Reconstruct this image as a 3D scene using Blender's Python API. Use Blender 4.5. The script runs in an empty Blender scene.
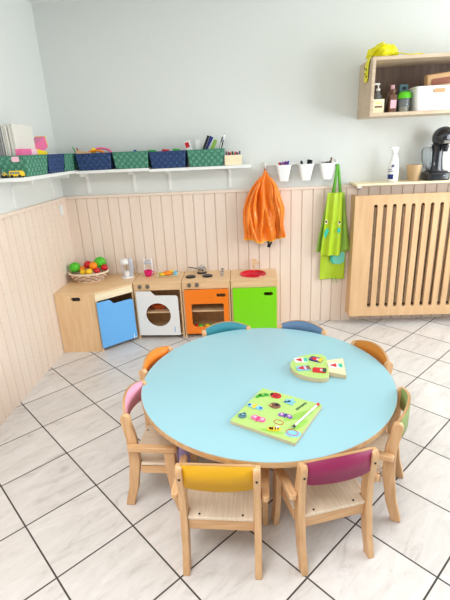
import bpy, bmesh, math, random
from mathutils import Vector, Matrix, noise
from mathutils.geometry import tessellate_polygon
random.seed(4)
PI = math.pi
SC = bpy.context.scene
COL = SC.collection

# ------------------------------------------------------------------ materials
def lin(c):
    return tuple(((x/255)/12.92 if x/255 <= .04045 else ((x/255+.055)/1.055)**2.4) for x in c) + (1,)

def new_mat(name):
    m = bpy.data.materials.new(name); m.use_nodes = True
    nt = m.node_tree
    return m, nt, nt.nodes['Principled BSDF']

def plain(name, c, rough=.5, var=.06, scale=14, metal=0, coat=0, bump=0, bscale=60, trans=0, ior=1.45, alpha=1, sheen=0):
    m, nt, b = new_mat(name)
    tc = nt.nodes.new('ShaderNodeTexCoord'); n = nt.nodes.new('ShaderNodeTexNoise')
    n.inputs['Scale'].default_value = scale; n.inputs['Detail'].default_value = 4
    nt.links.new(tc.outputs['Object'], n.inputs['Vector'])
    r = nt.nodes.new('ShaderNodeMapRange')
    r.inputs['To Min'].default_value = 1-var; r.inputs['To Max'].default_value = 1+var
    nt.links.new(n.outputs['Fac'], r.inputs['Value'])
    h = nt.nodes.new('ShaderNodeHueSaturation'); h.inputs['Color'].default_value = lin(c)
    nt.links.new(r.outputs['Result'], h.inputs['Value']); nt.links.new(h.outputs['Color'], b.inputs['Base Color'])
    b.inputs['Roughness'].default_value = rough; b.inputs['Metallic'].default_value = metal
    b.inputs['Coat Weight'].default_value = coat; b.inputs['Transmission Weight'].default_value = trans
    b.inputs['IOR'].default_value = ior; b.inputs['Alpha'].default_value = alpha
    b.inputs['Sheen Weight'].default_value = sheen
    if bump:
        n2 = nt.nodes.new('ShaderNodeTexNoise'); n2.inputs['Scale'].default_value = bscale
        nt.links.new(tc.outputs['Object'], n2.inputs['Vector'])
        bp = nt.nodes.new('ShaderNodeBump'); bp.inputs['Strength'].default_value = bump; bp.inputs['Distance'].default_value = .004
        nt.links.new(n2.outputs['Fac'], bp.inputs['Height']); nt.links.new(bp.outputs['Normal'], b.inputs['Normal'])
    return m

def wood(name, c1, c2, axis='z', rough=.42, scale=9, coat=.1):
    """streaky grain stretched along one axis"""
    m, nt, b = new_mat(name)
    tc = nt.nodes.new('ShaderNodeTexCoord'); mp = nt.nodes.new('ShaderNodeMapping')
    s = [6., 6., 6.]; s['xyz'.index(axis)] = .55
    mp.inputs['Scale'].default_value = s
    nt.links.new(tc.outputs['Object'], mp.inputs['Vector'])
    n = nt.nodes.new('ShaderNodeTexNoise'); n.inputs['Scale'].default_value = scale; n.inputs['Detail'].default_value = 6
    n.inputs['Distortion'].default_value = .6
    nt.links.new(mp.outputs['Vector'], n.inputs['Vector'])
    n2 = nt.nodes.new('ShaderNodeTexNoise'); n2.inputs['Scale'].default_value = 3; n2.inputs['Detail'].default_value = 2
    nt.links.new(tc.outputs['Object'], n2.inputs['Vector'])
    ad = nt.nodes.new('ShaderNodeMath'); ad.operation = 'MULTIPLY_ADD'; ad.inputs[1].default_value = .35
    nt.links.new(n2.outputs['Fac'], ad.inputs[0]); nt.links.new(n.outputs['Fac'], ad.inputs[2])
    cr = nt.nodes.new('ShaderNodeValToRGB'); e = cr.color_ramp.elements
    e[0].position = .45; e[0].color = lin(c2); e[1].position = .85; e[1].color = lin(c1)
    nt.links.new(ad.outputs[0], cr.inputs['Fac']); nt.links.new(cr.outputs['Color'], b.inputs['Base Color'])
    b.inputs['Roughness'].default_value = rough; b.inputs['Coat Weight'].default_value = coat
    b.inputs['Coat Roughness'].default_value = .3
    return m

def floor_mat():
    T = .333; th = 0.7883; gx, gy = -.2068, -1.5116
    m, nt, b = new_mat('stone_tile'); L = nt.links.new
    geo = nt.nodes.new('ShaderNodeNewGeometry')
    sub = nt.nodes.new('ShaderNodeVectorMath'); sub.operation = 'SUBTRACT'; sub.inputs[1].default_value = (gx, gy, 0)
    L(geo.outputs['Position'], sub.inputs[0])
    rot = nt.nodes.new('ShaderNodeVectorRotate'); rot.rotation_type = 'Z_AXIS'; rot.inputs['Angle'].default_value = -th
    L(sub.outputs[0], rot.inputs['Vector'])
    sc = nt.nodes.new('ShaderNodeVectorMath'); sc.operation = 'SCALE'; sc.inputs['Scale'].default_value = 1/T
    L(rot.outputs[0], sc.inputs[0])
    sp = nt.nodes.new('ShaderNodeSeparateXYZ'); L(sc.outputs[0], sp.inputs[0])
    def edge(o):
        a = nt.nodes.new('ShaderNodeMath'); a.operation = 'FRACT'; L(o, a.inputs[0])
        c = nt.nodes.new('ShaderNodeMath'); c.operation = 'SUBTRACT'; L(a.outputs[0], c.inputs[0]); c.inputs[1].default_value = .5
        d = nt.nodes.new('ShaderNodeMath'); d.operation = 'ABSOLUTE'; L(c.outputs[0], d.inputs[0]); return d.outputs[0]
    mx = nt.nodes.new('ShaderNodeMath'); mx.operation = 'MAXIMUM'; L(edge(sp.outputs[0]), mx.inputs[0]); L(edge(sp.outputs[1]), mx.inputs[1])
    gr = nt.nodes.new('ShaderNodeMapRange'); gr.inputs['From Min'].default_value = .4885; gr.inputs['From Max'].default_value = .4915
    L(mx.outputs[0], gr.inputs['Value'])
    fl = nt.nodes.new('ShaderNodeVectorMath'); fl.operation = 'FLOOR'; L(sc.outputs[0], fl.inputs[0])
    wn = nt.nodes.new('ShaderNodeTexWhiteNoise'); L(fl.outputs[0], wn.inputs['Vector'])
    # veins: noise stretched, shifted per tile
    off = nt.nodes.new('ShaderNodeVectorMath'); off.operation = 'MULTIPLY_ADD'; off.inputs[1].default_value = (9, 9, 9)
    L(wn.outputs['Color'], off.inputs[0]); L(sc.outputs[0], off.inputs[2])
    mp = nt.nodes.new('ShaderNodeMapping'); mp.inputs['Scale'].default_value = (.8, 2.4, 1); mp.inputs['Rotation'].default_value = (0, 0, .5)
    L(off.outputs[0], mp.inputs['Vector'])
    n = nt.nodes.new('ShaderNodeTexNoise'); n.inputs['Scale'].default_value = 2.1; n.inputs['Detail'].default_value = 10; n.inputs['Roughness'].default_value = .72; n.inputs['Distortion'].default_value = .8
    L(mp.outputs[0], n.inputs['Vector'])
    cr = nt.nodes.new('ShaderNodeValToRGB'); e = cr.color_ramp.elements
    e[0].position = .28; e[0].color = lin((184, 177, 171)); e[1].position = .66; e[1].color = lin((226, 221, 217))
    x = e.new(.44); x.color = lin((213, 207, 202))
    L(n.outputs['Fac'], cr.inputs['Fac'])
    tv = nt.nodes.new('ShaderNodeMapRange'); tv.inputs['To Min'].default_value = .95; tv.inputs['To Max'].default_value = 1.03
    L(wn.outputs['Value'], tv.inputs['Value'])
    hs = nt.nodes.new('ShaderNodeHueSaturation'); L(cr.outputs['Color'], hs.inputs['Color']); L(tv.outputs[0], hs.inputs['Value'])
    mix = nt.nodes.new('ShaderNodeMix'); mix.data_type = 'RGBA'
    L(gr.outputs[0], mix.inputs['Factor']); L(hs.outputs['Color'], mix.inputs['A']); mix.inputs['B'].default_value = lin((72, 65, 61))
    L(mix.outputs['Result'], b.inputs['Base Color'])
    rr = nt.nodes.new('ShaderNodeMapRange'); rr.inputs['To Min'].default_value = .36; rr.inputs['To Max'].default_value = .9
    L(gr.outputs[0], rr.inputs['Value']); L(rr.outputs[0], b.inputs['Roughness'])
    bp = nt.nodes.new('ShaderNodeBump'); bp.invert = True; bp.inputs['Strength'].default_value = .5; bp.inputs['Distance'].default_value = .002
    L(gr.outputs[0], bp.inputs['Height']); L(bp.outputs[0], b.inputs['Normal'])
    return m

def wallpaper(name, c):
    m, nt, b = new_mat(name); L = nt.links.new
    tc = nt.nodes.new('ShaderNodeTexCoord'); mp = nt.nodes.new('ShaderNodeMapping'); mp.inputs['Scale'].default_value = (90, 90, 14)
    L(tc.outputs['Object'], mp.inputs['Vector'])
    n = nt.nodes.new('ShaderNodeTexNoise'); n.inputs['Scale'].default_value = 1.6; n.inputs['Detail'].default_value = 3; L(mp.outputs[0], n.inputs['Vector'])
    r = nt.nodes.new('ShaderNodeMapRange'); r.inputs['To Min'].default_value = .975; r.inputs['To Max'].default_value = 1.02; L(n.outputs['Fac'], r.inputs['Value'])
    h = nt.nodes.new('ShaderNodeHueSaturation'); h.inputs['Color'].default_value = lin(c); L(r.outputs[0], h.inputs['Value']); L(h.outputs[0], b.inputs['Base Color'])
    bp = nt.nodes.new('ShaderNodeBump'); bp.inputs['Strength'].default_value = .25; bp.inputs['Distance'].default_value = .002
    L(n.outputs['Fac'], bp.inputs['Height']); L(bp.outputs[0], b.inputs['Normal']); b.inputs['Roughness'].default_value = .75
    return m

M = {
 'tile': floor_mat(),
 'wall': wallpaper('wallpaper_sage', (224, 226, 221)),
 'ceil': plain('ceiling_white', (240, 240, 236), .9, .01),
 'board': wood('painted_board', (241, 223, 207), (237, 216, 198), 'z', .5, 3, .1),
 'birch_x': wood('birch_x', (240, 204, 158), (226, 184, 136), 'x', .42, 6),
 'birch_z': wood('birch_z', (240, 204, 158), (226, 184, 136), 'z', .42, 6),
 'birch_y': wood('birch_y', (240, 204, 158), (226, 184, 136), 'y', .42, 6),
 'beech': wood('beech_z', (226, 183, 136), (204, 156, 106), 'z', .4),
 'beech_y': wood('beech_y', (226, 183, 136), (204, 156, 106), 'y', .4),
 'beech_x': wood('beech_x', (222, 178, 130), (202, 152, 102), 'x', .4),
 'seat': wood('pale_ply', (238, 220, 196), (216, 192, 164), 'y', .35, 14, .3),
 'pale': wood('pale_maple', (248, 232, 196), (240, 220, 180), 'x', .4),
 'cover': wood('cover_birch', (228, 188, 142), (216, 172, 126), 'z', .45, 4),
 'oak': wood('grey_oak', (218, 196, 168), (196, 172, 144), 'x', .55),
 'oakback_shaded': wood('brown_back_shaded', (116, 92, 76), (88, 69, 57), 'z', .6),  # inner shade of the open cupboard is mixed into this brown
 'rim': wood('table_edge', (206, 164, 116), (180, 134, 86), 'x', .45),
 'white': plain('white_paint', (240, 240, 236), .4, .01),
 'plastic': plain('white_plastic', (243, 243, 241), .3, .01, coat=.2),
 'laminate': plain('pale_blue_laminate', (152, 196, 206), .34, .01, coat=.25),
 'lav': plain('lavender_leg', (160, 142, 190), .4, .02),
 'bgreen': plain('basket_green', (66, 128, 104), .6, .12, 40, bump=.3),
 'bblue': plain('basket_blue', (36, 60, 104), .6, .15, 40, bump=.3),
 'bgreen2': plain('basket_green_strap_lit', (98, 158, 132), .5, .12, 40, bump=.3),  # lit copy of the basket green for the upright straps
 'bblue2': plain('basket_blue_strap_lit', (50, 80, 128), .5, .12, 40, bump=.3),  # lit copy of the basket blue for the upright straps
 'dark': plain('near_black', (26, 26, 30), .35, .1),
 'coffee': plain('gloss_charcoal', (22, 26, 34), .18, .05, coat=.6),
 'grey': plain('knob_grey', (128, 122, 116), .35, .05, metal=.6),
 'steel': plain('steel', (190, 190, 192), .22, .03, metal=1),
 'skyblue': plain('door_sky_blue', (104, 176, 236), .35, .01, coat=.2),
 'doorwhite': plain('door_white', (240, 240, 238), .35, .01, coat=.2),
 'orange': plain('door_orange', (250, 128, 20), .35, .01, coat=.2),
 'lime': plain('door_lime', (128, 222, 12), .35, .01, coat=.2),
 'red': plain('gloss_red', (214, 24, 48), .18, .02, coat=.5),
 'magenta': plain('magenta', (222, 20, 110), .3, .03, coat=.3),
 'jacket': plain('orange_nylon', (255, 142, 44), .3, .04, 10, bump=.2, bscale=30, coat=.2),
 'hem': plain('yellow_hem', (250, 190, 40), .5),
 'jackin': plain('orange_dark_lining', (200, 84, 30), .5),
 'apron': plain('lime_oilcloth', (182, 212, 40), .35, .05, coat=.2, bump=.15, bscale=25),
 'apron2': plain('green_apron_side', (152, 196, 78), .45, .06, bump=.15, bscale=25),
 'strap': plain('green_strap', (96, 168, 50), .55, .08),
 'teal': plain('teal_print', (56, 190, 160), .4, .03),
 'aqua': plain('aqua_print', (120, 214, 190), .4, .03),
 'yellow': plain('yellow', (248, 216, 20), .4, .04),
 'neon': plain('neon_yellow', (242, 232, 20), .5, .05, 20, bump=.4, bscale=30),
 'pink': plain('pink', (236, 110, 160), .4, .03),
 'lpink': plain('light_pink', (246, 196, 210), .4, .03),
 'folder': plain('milky_folder', (226, 222, 212), .35, .02),
 'folderg': plain('grey_folder', (150, 150, 148), .4, .04),
 'paper': plain('paper', (240, 240, 238), .7, .02),
 'kraft': plain('kraft_paper', (206, 164, 118), .7, .08, 20),
 'kraft2': plain('brown_label', (150, 92, 70), .7, .08, 20),
 'blue': plain('marker_blue', (30, 70, 170), .4),
 'green': plain('marker_green', (60, 170, 60), .4),
 'leaf': plain('toy_cabbage_green', (80, 190, 40), .4, .2, 12),
 'fruitred': plain('toy_red', (204, 24, 34), .35, .08),
 'fruitor': plain('toy_orange', (250, 140, 20), .4, .06),
 'fruityel': plain('toy_yellow', (252, 205, 40), .4, .05),
 'wick': plain('wicker_pale', (242, 222, 196), .6, .12, 30),
 'wickb': plain('wicker_brown', (150, 98, 62), .6, .15, 30),
 'navy': plain('navy', (30, 46, 120), .4),
 'tan': plain('amber_tumbler', (240, 206, 158), .25, .04, trans=.5),
 'brown': plain('brown_grounds', (120, 66, 38), .7, .2, 60),
 'clear': plain('clear_plastic', (205, 212, 214), .12, .02, trans=.75),
 'brownb': plain('brown_bottle', (120, 84, 66), .3, .08),
 'cream': plain('cream_label', (244, 234, 196), .5, .02),
 'glime': plain('lid_green', (96, 206, 30), .35),
 'slate': plain('slate_teal', (90, 130, 140), .4),
 'pgreen': plain('puzzle_green', (178, 210, 120), .45, .06, 10),
 'pgreen2': plain('puzzle_leaf_green', (150, 198, 84), .45, .05, 10),
 'pside': plain('puzzle_edge', (206, 190, 150), .6, .08),
 'pcream': plain('puzzle_cream', (238, 226, 180), .45, .08, 60),
 'lblue': plain('light_blue', (130, 196, 226), .4),
 'purple': plain('purple', (140, 96, 176), .4),
 'pbrown': plain('hedgehog_brown', (132, 92, 72), .5, .1),
 'dgreen': plain('dark_green', (30, 84, 60), .5),
 'silverp': plain('silver_plastic', (196, 202, 212), .28, .03, metal=.3),
 'frame': plain('window_white', (240, 240, 238), .4, .01),
}

# ------------------------------------------------------------------ mesh builder
class MB:
    def __init__(s): s.bm = bmesh.new(); s.M = Matrix()
    def v(s, p): return s.bm.verts.new(s.M @ Vector(p))
    def f(s, vs):
        try: return s.bm.faces.new(vs)
        except ValueError: return None
    def box(s, x0, x1, y0, y1, z0, z1):
        p = [s.v((x, y, z)) for z in (z0, z1) for y in (y0, y1) for x in (x0, x1)]
        for q in ((0, 2, 3, 1), (4, 5, 7, 6), (0, 1, 5, 4), (2, 6, 7, 3), (0, 4, 6, 2), (1, 3, 7, 5)): s.f([p[i] for i in q])
        return s
    def poly(s, pts, axis, d0, d1, holes=()):
        def P(a, b, d): return {'x': (d, a, b), 'y': (a, d, b), 'z': (a, b, d)}[axis]
        loops = [list(pts)] + [list(h) for h in holes]
        A = []; B = []
        for lp in loops:
            A.append([s.v(P(a, b, d0)) for a, b in lp]); B.append([s.v(P(a, b, d1)) for a, b in lp])
        for a, b in zip(A, B):
            n = len(a)
            for i in range(n): s.f([a[i], a[(i+1) % n], b[(i+1) % n], b[i]])
        if not holes: s.f(A[0][::-1]); s.f(B[0])
        else:
            tr = tessellate_polygon([[Vector((a, b, 0)) for a, b in lp] for lp in loops])
            fa = [x for l in A for x in l]; fb = [x for l in B for x in l]
            for t in tr: s.f([fa[i] for i in t][::-1]); s.f([fb[i] for i in t])
        return s
    def rings(s, R, cap0=True, cap1=True, closed=True):
        V = [[s.v(p) for p in r] for r in R]; n = len(V[0])
        for a, b in zip(V, V[1:]):
            for i in range(n if closed else n-1): s.f([a[i], a[(i+1) % n], b[(i+1) % n], b[i]])
        if cap0: s.f(V[0][::-1])
        if cap1: s.f(V[-1])
        return s
    def lathe(s, prof, cx=0, cy=0, seg=32, sx=1, sy=1, cap0=True, cap1=True):
        return s.rings([[(cx+r*sx*math.cos(2*PI*i/seg), cy+r*sy*math.sin(2*PI*i/seg), z) for i in range(seg)] for r, z in prof], cap0, cap1)
    def ell(s, c, r, seg=20, rows=12, fn=None):
        R = []
        for j in range(rows+1):
            t = -PI/2+PI*(j if 0 < j < rows else (0.06 if j == 0 else rows-.06))/rows
            ring = []
            for i in range(seg):
                a = 2*PI*i/seg; d = Vector((math.cos(t)*math.cos(a), math.cos(t)*math.sin(a), math.sin(t)))
                k = fn(d) if fn else 1
                ring.append((c[0]+r[0]*d.x*k, c[1]+r[1]*d.y*k, c[2]+r[2]*d.z*k))
            R.append(ring)
        return s.rings(R)
    def tube(s, pts, r, seg=8, closed=False, flat=None):
        pts = [Vector(p) for p in pts]; n = len(pts); R = []
        up = Vector((0, 0, 1)); prev = None
        for i, p in enumerate(pts):
            a = pts[(i-1) % n] if (closed or i > 0) else p; b = pts[(i+1) % n] if (closed or i < n-1) else p
            t = (b-a).normalized()
            x = (prev - t*prev.dot(t)) if prev else t.cross(up)
            if x.length < 1e-4: x = t.cross(Vector((0, 1, 0)))
            x.normalize(); prev = x; y = t.cross(x)
            rr = r[i] if isinstance(r, (list, tuple)) else r; fl = flat or 1
            R.append([p+x*rr*math.cos(2*PI*k/seg)+y*rr*fl*math.sin(2*PI*k/seg) for k in range(seg)])
        if closed: R.append(R[0]); s.rings(R, False, False)
        else: s.rings(R)
        return s
    def build(s, name, mat, parent=None, bev=0, smooth=35, solid=0, sub=0, loc=None, rot=None):
        bm = s.bm; bmesh.ops.remove_doubles(bm, verts=bm.verts, dist=1e-6)
        bmesh.ops.recalc_face_normals(bm, faces=bm.faces)
        me = bpy.data.meshes.new(name); bm.to_mesh(me); bm.free()
        me.materials.append(M[mat] if isinstance(mat, str) else mat)
        for p in me.polygons: p.use_smooth = True
        me.set_sharp_from_angle(angle=math.radians(smooth))
        o = bpy.data.objects.new(name, me); COL.objects.link(o)
        if parent: o.parent = parent
        if loc: o.location = loc
        if rot: o.rotation_euler = rot
        if solid:
            md = o.modifiers.new('thickness', 'SOLIDIFY'); md.thickness = solid; md.offset = 0
        if sub: md = o.modifiers.new('smooth', 'SUBSURF'); md.levels = sub; md.render_levels = sub
        if bev:
            md = o.modifiers.new('edge', 'BEVEL'); md.width = bev; md.segments = 2; md.limit_method = 'ANGLE'; md.angle_limit = math.radians(40)
        return o

def thing(name, label, cat, loc=(0, 0, 0), rz=0, group=None):
    o = bpy.data.objects.new(name, None); COL.objects.link(o); o.empty_display_size = .05
    o.location = loc; o.rotation_euler = (0, 0, rz); o['label'] = label; o['category'] = cat
    if group: o['group'] = group
    return o
def tag(o, label, cat, group=None):
    o['label'] = label; o['category'] = cat
    if group: o['group'] = group
    return o
def struct(o): o['kind'] = 'structure'; return o
def copy_thing(o, parent=None):
    c = o.copy(); COL.objects.link(c)
    if parent: c.parent = parent
    for ch in list(o.children): copy_thing(ch, c)
    return c
def rrect(x0, x1, y0, y1, r, n=6):
    rs = r if isinstance(r, (list, tuple)) else [r]*4   # corner radii: (x0,y0),(x1,y0),(x1,y1),(x0,y1)
    P = []
    for (cx, cy, a0), q in zip(((x0, y0, PI), (x1, y0, 1.5*PI), (x1, y1, 0), (x0, y1, PI/2)), rs):
        if q < 1e-5: P.append((cx, cy)); continue
        ox = cx+q if cx == x0 else cx-q; oy = cy+q if cy == y0 else cy-q
        for i in range(n+1):
            a = a0+PI/2*i/n; P.append((ox+q*math.cos(a), oy+q*math.sin(a)))
    return P
def circ(cx, cy, r, n=40): return [(cx+r*math.cos(2*PI*i/n), cy+r*math.sin(2*PI*i/n)) for i in range(n)]
# ------------------------------------------------------------------ the room
XR, YF, ZC, WT = 4.3, -5.6, 2.554, .012      # right wall, front end, ceiling, wainscot thickness
struct(MB().box(-.15, XR+.15, YF, .15, -.1, 0).build('floor', 'tile'))
struct(MB().box(-.15, XR+.15, YF, .15, ZC, ZC+.1).build('ceiling', 'ceil'))
struct(MB().box(-.15, -WT, YF, .15, 0, ZC).build('wall_left', 'wall'))
struct(MB().box(-WT, XR, WT, .15, 0, ZC).build('wall_back', 'wall'))
wy0, wy1, wz0, wz1 = -2.75, -.45, .75, 2.3
struct(MB().poly([(YF, 0), (WT, 0), (WT, ZC), (YF, ZC)], 'x', XR, XR+.15, [[(wy0, wz0), (wy1, wz0), (wy1, wz1), (wy0, wz1)]]).build('wall_right', 'wall'))
b = MB().poly([(wy0, wz0), (wy1, wz0), (wy1, wz1), (wy0, wz1)], 'x', XR+.03, XR+.09,
      [[(a+.05, wz0+.05), (a+1.10, wz0+.05), (a+1.10, wz1-.05), (a+.05, wz1-.05)] for a in (wy0, wy0+1.15)])
struct(b.build('window_1', 'frame', bev=.004))

def wainscot(name, axis, a0, a1, pitch, z0, z1):
    """boards side by side with V grooves; front face at 0, back at the wall"""
    b = MB(); pts = []; s = 1 if a1 > a0 else -1; x = a0; g = .0045
    front, deep = 0.0, WT*.75
    pts.append((a0, 0))
    while True:
        x += s*pitch
        if (x-a1)*s > -g: break
        pts += [(x-s*g, front), (x-s*g*.35, deep), (x+s*g*.35, deep), (x+s*g, front)]
    pts += [(a1, front), (a1, WT), (a0, WT)]
    if axis == 'x': b.poly(pts, 'z', z0, z1)
    else: b.poly([(-q, p) for p, q in pts], 'z', z0, z1)
    return struct(b.build(name, 'board', smooth=20))
wainscot('trim_1', 'x', 0, XR, .0895, 0, 1.16)
wainscot('trim_2', 'y', 0, YF, .0895, 0, 1.16)
struct(MB().box(-WT, XR, -.014, WT, 1.157, 1.18).build('trim_3', 'board', bev=.003))
struct(MB().box(-WT, .014, YF, -.014, 1.157, 1.18).build('trim_4', 'board', bev=.003))

# light switch on the left wall
sw = thing('light_switch', 'small white switch plate on the left wall boards near the corner', 'switch', (0, -.115, 1.085))
MB().poly(rrect(-.021, .021, -.04, .04, .006), 'x', 0, .01).build('plate', 'plastic', sw, bev=.002)
MB().box(.009, .014, -.011, .011, -.018, .018).build('rocker', 'plastic', sw, bev=.002)

# ------------------------------------------------------------------ wall shelves
SZ = 1.376; SZL = 1.391; SZA = 1.385
def bracket(parent, x, wall, SZ):
    b = MB()
    pr = [(0, 1.195), (-.008, 1.195), (-.008, 1.30)]
    for i in range(7):
        a = PI/2*i/6; pr.append((-.008-.035*(1-math.cos(a)), 1.30+.035*math.sin(a)))
    pr += [(-.15, 1.337), (-.15, SZ-.022), (0, SZ-.022)]
    o = WT
    if wall == 'back':
        b.poly([(p+o, z) for p, z in pr], 'x', x-.0075, x+.0075)
        b.box(x-.013, x+.013, o-.006, o, 1.195, 1.345)
        for z in (1.215, 1.31): b.M = Matrix(); b.poly(circ(x, z, .003, 8), 'y', o-.009, o-.006)
    else:
        b.poly([(-p-o, z) for p, z in pr], 'y', x-.0075, x+.0075)
        b.box(-o, -o+.006, x-.013, x+.013, 1.195, 1.345)
        for z in (1.215, 1.31): b.poly(circ(x, z, .003, 8), 'x', -o+.006, -o+.009)
    return b.build('bracket', 'white', parent)
def shelf(label, a0, a1, wall, brs, SZ):
    t = thing('wall_shelf', label, 'shelf', (0, 0, 0))
    if wall == 'back': MB().box(a0, a1, -.2, WT, SZ-.022, SZ).build('board', 'white', t, bev=.002)
    else: MB().box(-WT, .2, a0, a1, SZ-.022, SZ).build('board', 'white', t, bev=.002)
    for x in brs: bracket(t, x, wall, SZ)
shelf('white shelf board on the left wall running into the room corner', -1.03, WT, 'left', (-.8, -.19), SZL)
shelf('white shelf board on the back wall beside the corner', .2, .77, 'back', (.2+.012, .60), SZA)
shelf('white shelf board on the back wall ending near the orange smock', .772, 1.555, 'back', (.893, 1.385), SZ)

# ------------------------------------------------------------------ woven baskets
def basket(name, label, mat, loc, rz, w, d, h, pitch=.024, taper=.014, group='woven baskets on the wall shelf'):
    """w along local x, d along local y, tapered to the bottom, woven strap look"""
    t = thing(name, label, 'basket', loc, rz, group)
    b = MB(); b2 = MB()
    def P(u, v, off, side):          # u in -1..1 along the wall, v 0..1 up
        W = w/2-taper*(1-v); D = d/2-taper*(1-v)
        return {0: (u*W, -D-off), 1: (W+off, u*D), 2: (-u*W, D+off), 3: (-W-off, -u*D)}[side]+(v*h,)
    for side in range(4):
        L = w if side % 2 == 0 else d
        nx = max(3, round(L/pitch)); nz = max(3, round(h/pitch))
        for i in range(nx):
            for j in range(nz):
                u0, u1, v0, v1 = -1+2*i/nx, -1+2*(i+1)/nx, j/nz, (j+1)/nz
                hi, lo = (.0042, .0014) if (i+j) % 2 == 0 else (.0026, .0)
                um, e = (u0+u1)/2, (u1-u0)*.14
                vm, ev = (v0+v1)/2, (v1-v0)*.1
                horiz = (i+j) % 2 == 0
                # strap bulges: horizontal straps arch along u, vertical ones along v
                out = [(u0, v0), (u1, v0), (u1, v1), (u0, v1)]
                inn = [(u0+e, v0+ev), (u1-e, v0+ev), (u1-e, v1-ev), (u0+e, v1-ev)]
                q = b if horiz else b2
                A = [q.v(P(a, c, 0, side)) for a, c in out]; B = [q.v(P(a, c, hi, side)) for a, c in inn]
                for k in range(4): q.f([A[k], A[(k+1) % 4], B[(k+1) % 4], B[k]])
                q.f(B)
        A = [P(-1, 0, -.004, side), P(1, 0, -.004, side), P(1, 1, -.004, side), P(-1, 1, -.004, side)]
        b.f([b.v(p) for p in A])
    W, D = w/2-taper, d/2-taper
    b.box(-W, W, -D, D, 0, .004)
    b.build('weave', mat, t, smooth=15)
    b2.build('upright_straps', mat+'2', t, smooth=15)  # lighter tone imitates how upright straps reflect the light
    r = MB()
    r.poly(rrect(-w/2-.003, w/2+.003, -d/2-.003, d/2+.003, .004, 2), 'z', h-.010, h, [rrect(-w/2+.004, w/2-.004, -d/2+.004, d/2-.004, .003, 2)])
    r.build('rim_band', mat, t)
    return t
BH = .124
bz = SZL+.001
bz2 = SZA+.001
bz3 = SZ+.001
bk1 = basket('woven_basket', 'green woven basket on left shelf with milky folders and pink box', 'bgreen', (.1, -.785, bz), PI/2, .29, .185, BH)
MB().poly(rrect(-.045, .0, .088, .118, .004), 'x', -.1505, -.1465).build('tag', 'lpink', bk1)
basket('woven_basket', 'blue woven basket on left shelf with white papers on top', 'bblue', (.1, -.485, bz), PI/2, .265, .185, BH)
basket('woven_basket', 'green woven basket tucked into the room corner of the shelf', 'bgreen', (.1, -.19, bz), PI/2, .29, .185, BH)
basket('woven_basket', 'blue woven basket on back shelf nearest the corner, with yellow ball', 'bblue', (.349, -.1, bz2), 0, .27, .185, BH)
basket('woven_basket', 'green woven basket on back shelf between the two blue ones', 'bgreen', (.638, -.1, bz2), 0, .27, .185, BH)
basket('woven_basket', 'blue woven basket on back shelf left of basket with books', 'bblue', (.922, -.1, bz3), 0, .275, .185, BH)
basket('woven_basket', 'green woven basket on back shelf holding books and pens', 'bgreen', (1.213, -.1, bz3), 0, .275, .185, BH)

# folders
for k in range(7):
    o = MB().box(-.004, .004, -.125, .125, 0, .295-.004*(k % 3)).build('plastic_folder', 'folder', None, bev=.002, loc=(.062+.011*k, -.775+random.uniform(-.006, .006), bz+.008), rot=(0, random.uniform(-.01, .01), 0))
    tag(o, 'milky plastic folder standing upright in the left green basket', 'folder', 'milky folders in the basket')
for k in range(3):
    o = MB().box(-.004, .004, -.125, .125, 0, .25+.02*k).build('plastic_folder', 'folderg', None, bev=.002, loc=(.026+.012*k, -.79, bz+.008))
    tag(o, 'grey folder standing at the wall side of the left green basket', 'folder', 'grey folders in the basket')
def boxy(name, label, cat, mat, dims, loc, rot, lid=None):
    w, d, h = dims
    t = thing(name, label, cat, loc); t.rotation_euler = rot
    MB().box(-w/2, w/2, -d/2, d/2, -h/2, h/2).build('body', mat, t, bev=.003)
    if lid: MB().box(w/2-.002, w/2+.004, -d/2-.002, d/2+.002, -h/2-.002, h/2+.002).build('lid', lid, t, bev=.002)
    return t
boxy('toy_box', 'pink box with pale pink end lying level on green basket', 'box', 'pink', (.11, .05, .05), (.145, -.855, 1.5275), (0, 0, PI/2), 'lpink')
boxy('toy_box', 'pale pink box on green basket beside yellow one', 'box', 'lpink', (.07, .05, .05), (.145, -.757, 1.5285), (0, 0, PI/2))
boxy('toy_box', 'yellow box lying on the blue and green left baskets', 'box', 'yellow', (.15, .05, .035), (.14, -.635, 1.525), (0, .12, PI/2))
boxy('toy_box', 'tilted pink box with yellow edge leaning above the yellow box', 'box', 'pink', (.21, .07, .075), (.085, -.545, 1.568), (0, -.3, PI/2), 'yellow')
for k in range(3):
    o = MB().box(-.1, .1, -.07, .07, 0, .005).build('paper_sheet', 'paper', None, loc=(.1, -.455+.01*k, 1.5035+.0055*k), rot=(0, 0, PI/2+.15*k))
    tag(o, 'white paper pad lying on the blue left basket', 'paper', 'white papers on the basket')

def stick(name, label, cat, m1, m2, p0, p1, r=.004, group=None):
    p0, p1 = Vector(p0), Vector(p1); t = thing(name, label, cat, p0, 0, group)
    d = p1-p0; L = d.length; t.rotation_mode = 'QUATERNION'; t.rotation_quaternion = Vector((0, 0, 1)).rotation_difference(d)
    MB().lathe([(r, 0), (r, L*.72)], seg=12).build('barrel', m1, t)
    MB().lathe([(r*1.12, L*.72), (r*1.12, L*.97), (r*.6, L)], seg=12).build('cap', m2, t)
    return t
stick('pencil', 'green pencil poking out of the first blue back basket', 'pencil', 'green', 'green', (.235, -.1, 1.44), (.172, -.11, 1.563))
stick('pencil', 'black pencil poking out of the first blue back basket', 'pencil', 'dark', 'dark', (.245, -.08, 1.44), (.197, -.09, 1.555))
stick('pencil', 'red pencil poking out of the first blue back basket', 'pencil', 'wick', 'fruitred', (.25, -.1, 1.44), (.21, -.12, 1.548))
o = MB().ell((0, 0, 0), (.022, .022, .02)).build('toy_ball', 'yellow', None, loc=(.335, -.11, 1.528)); tag(o, 'yellow ball lying on top of the blue basket', 'ball')
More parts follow.
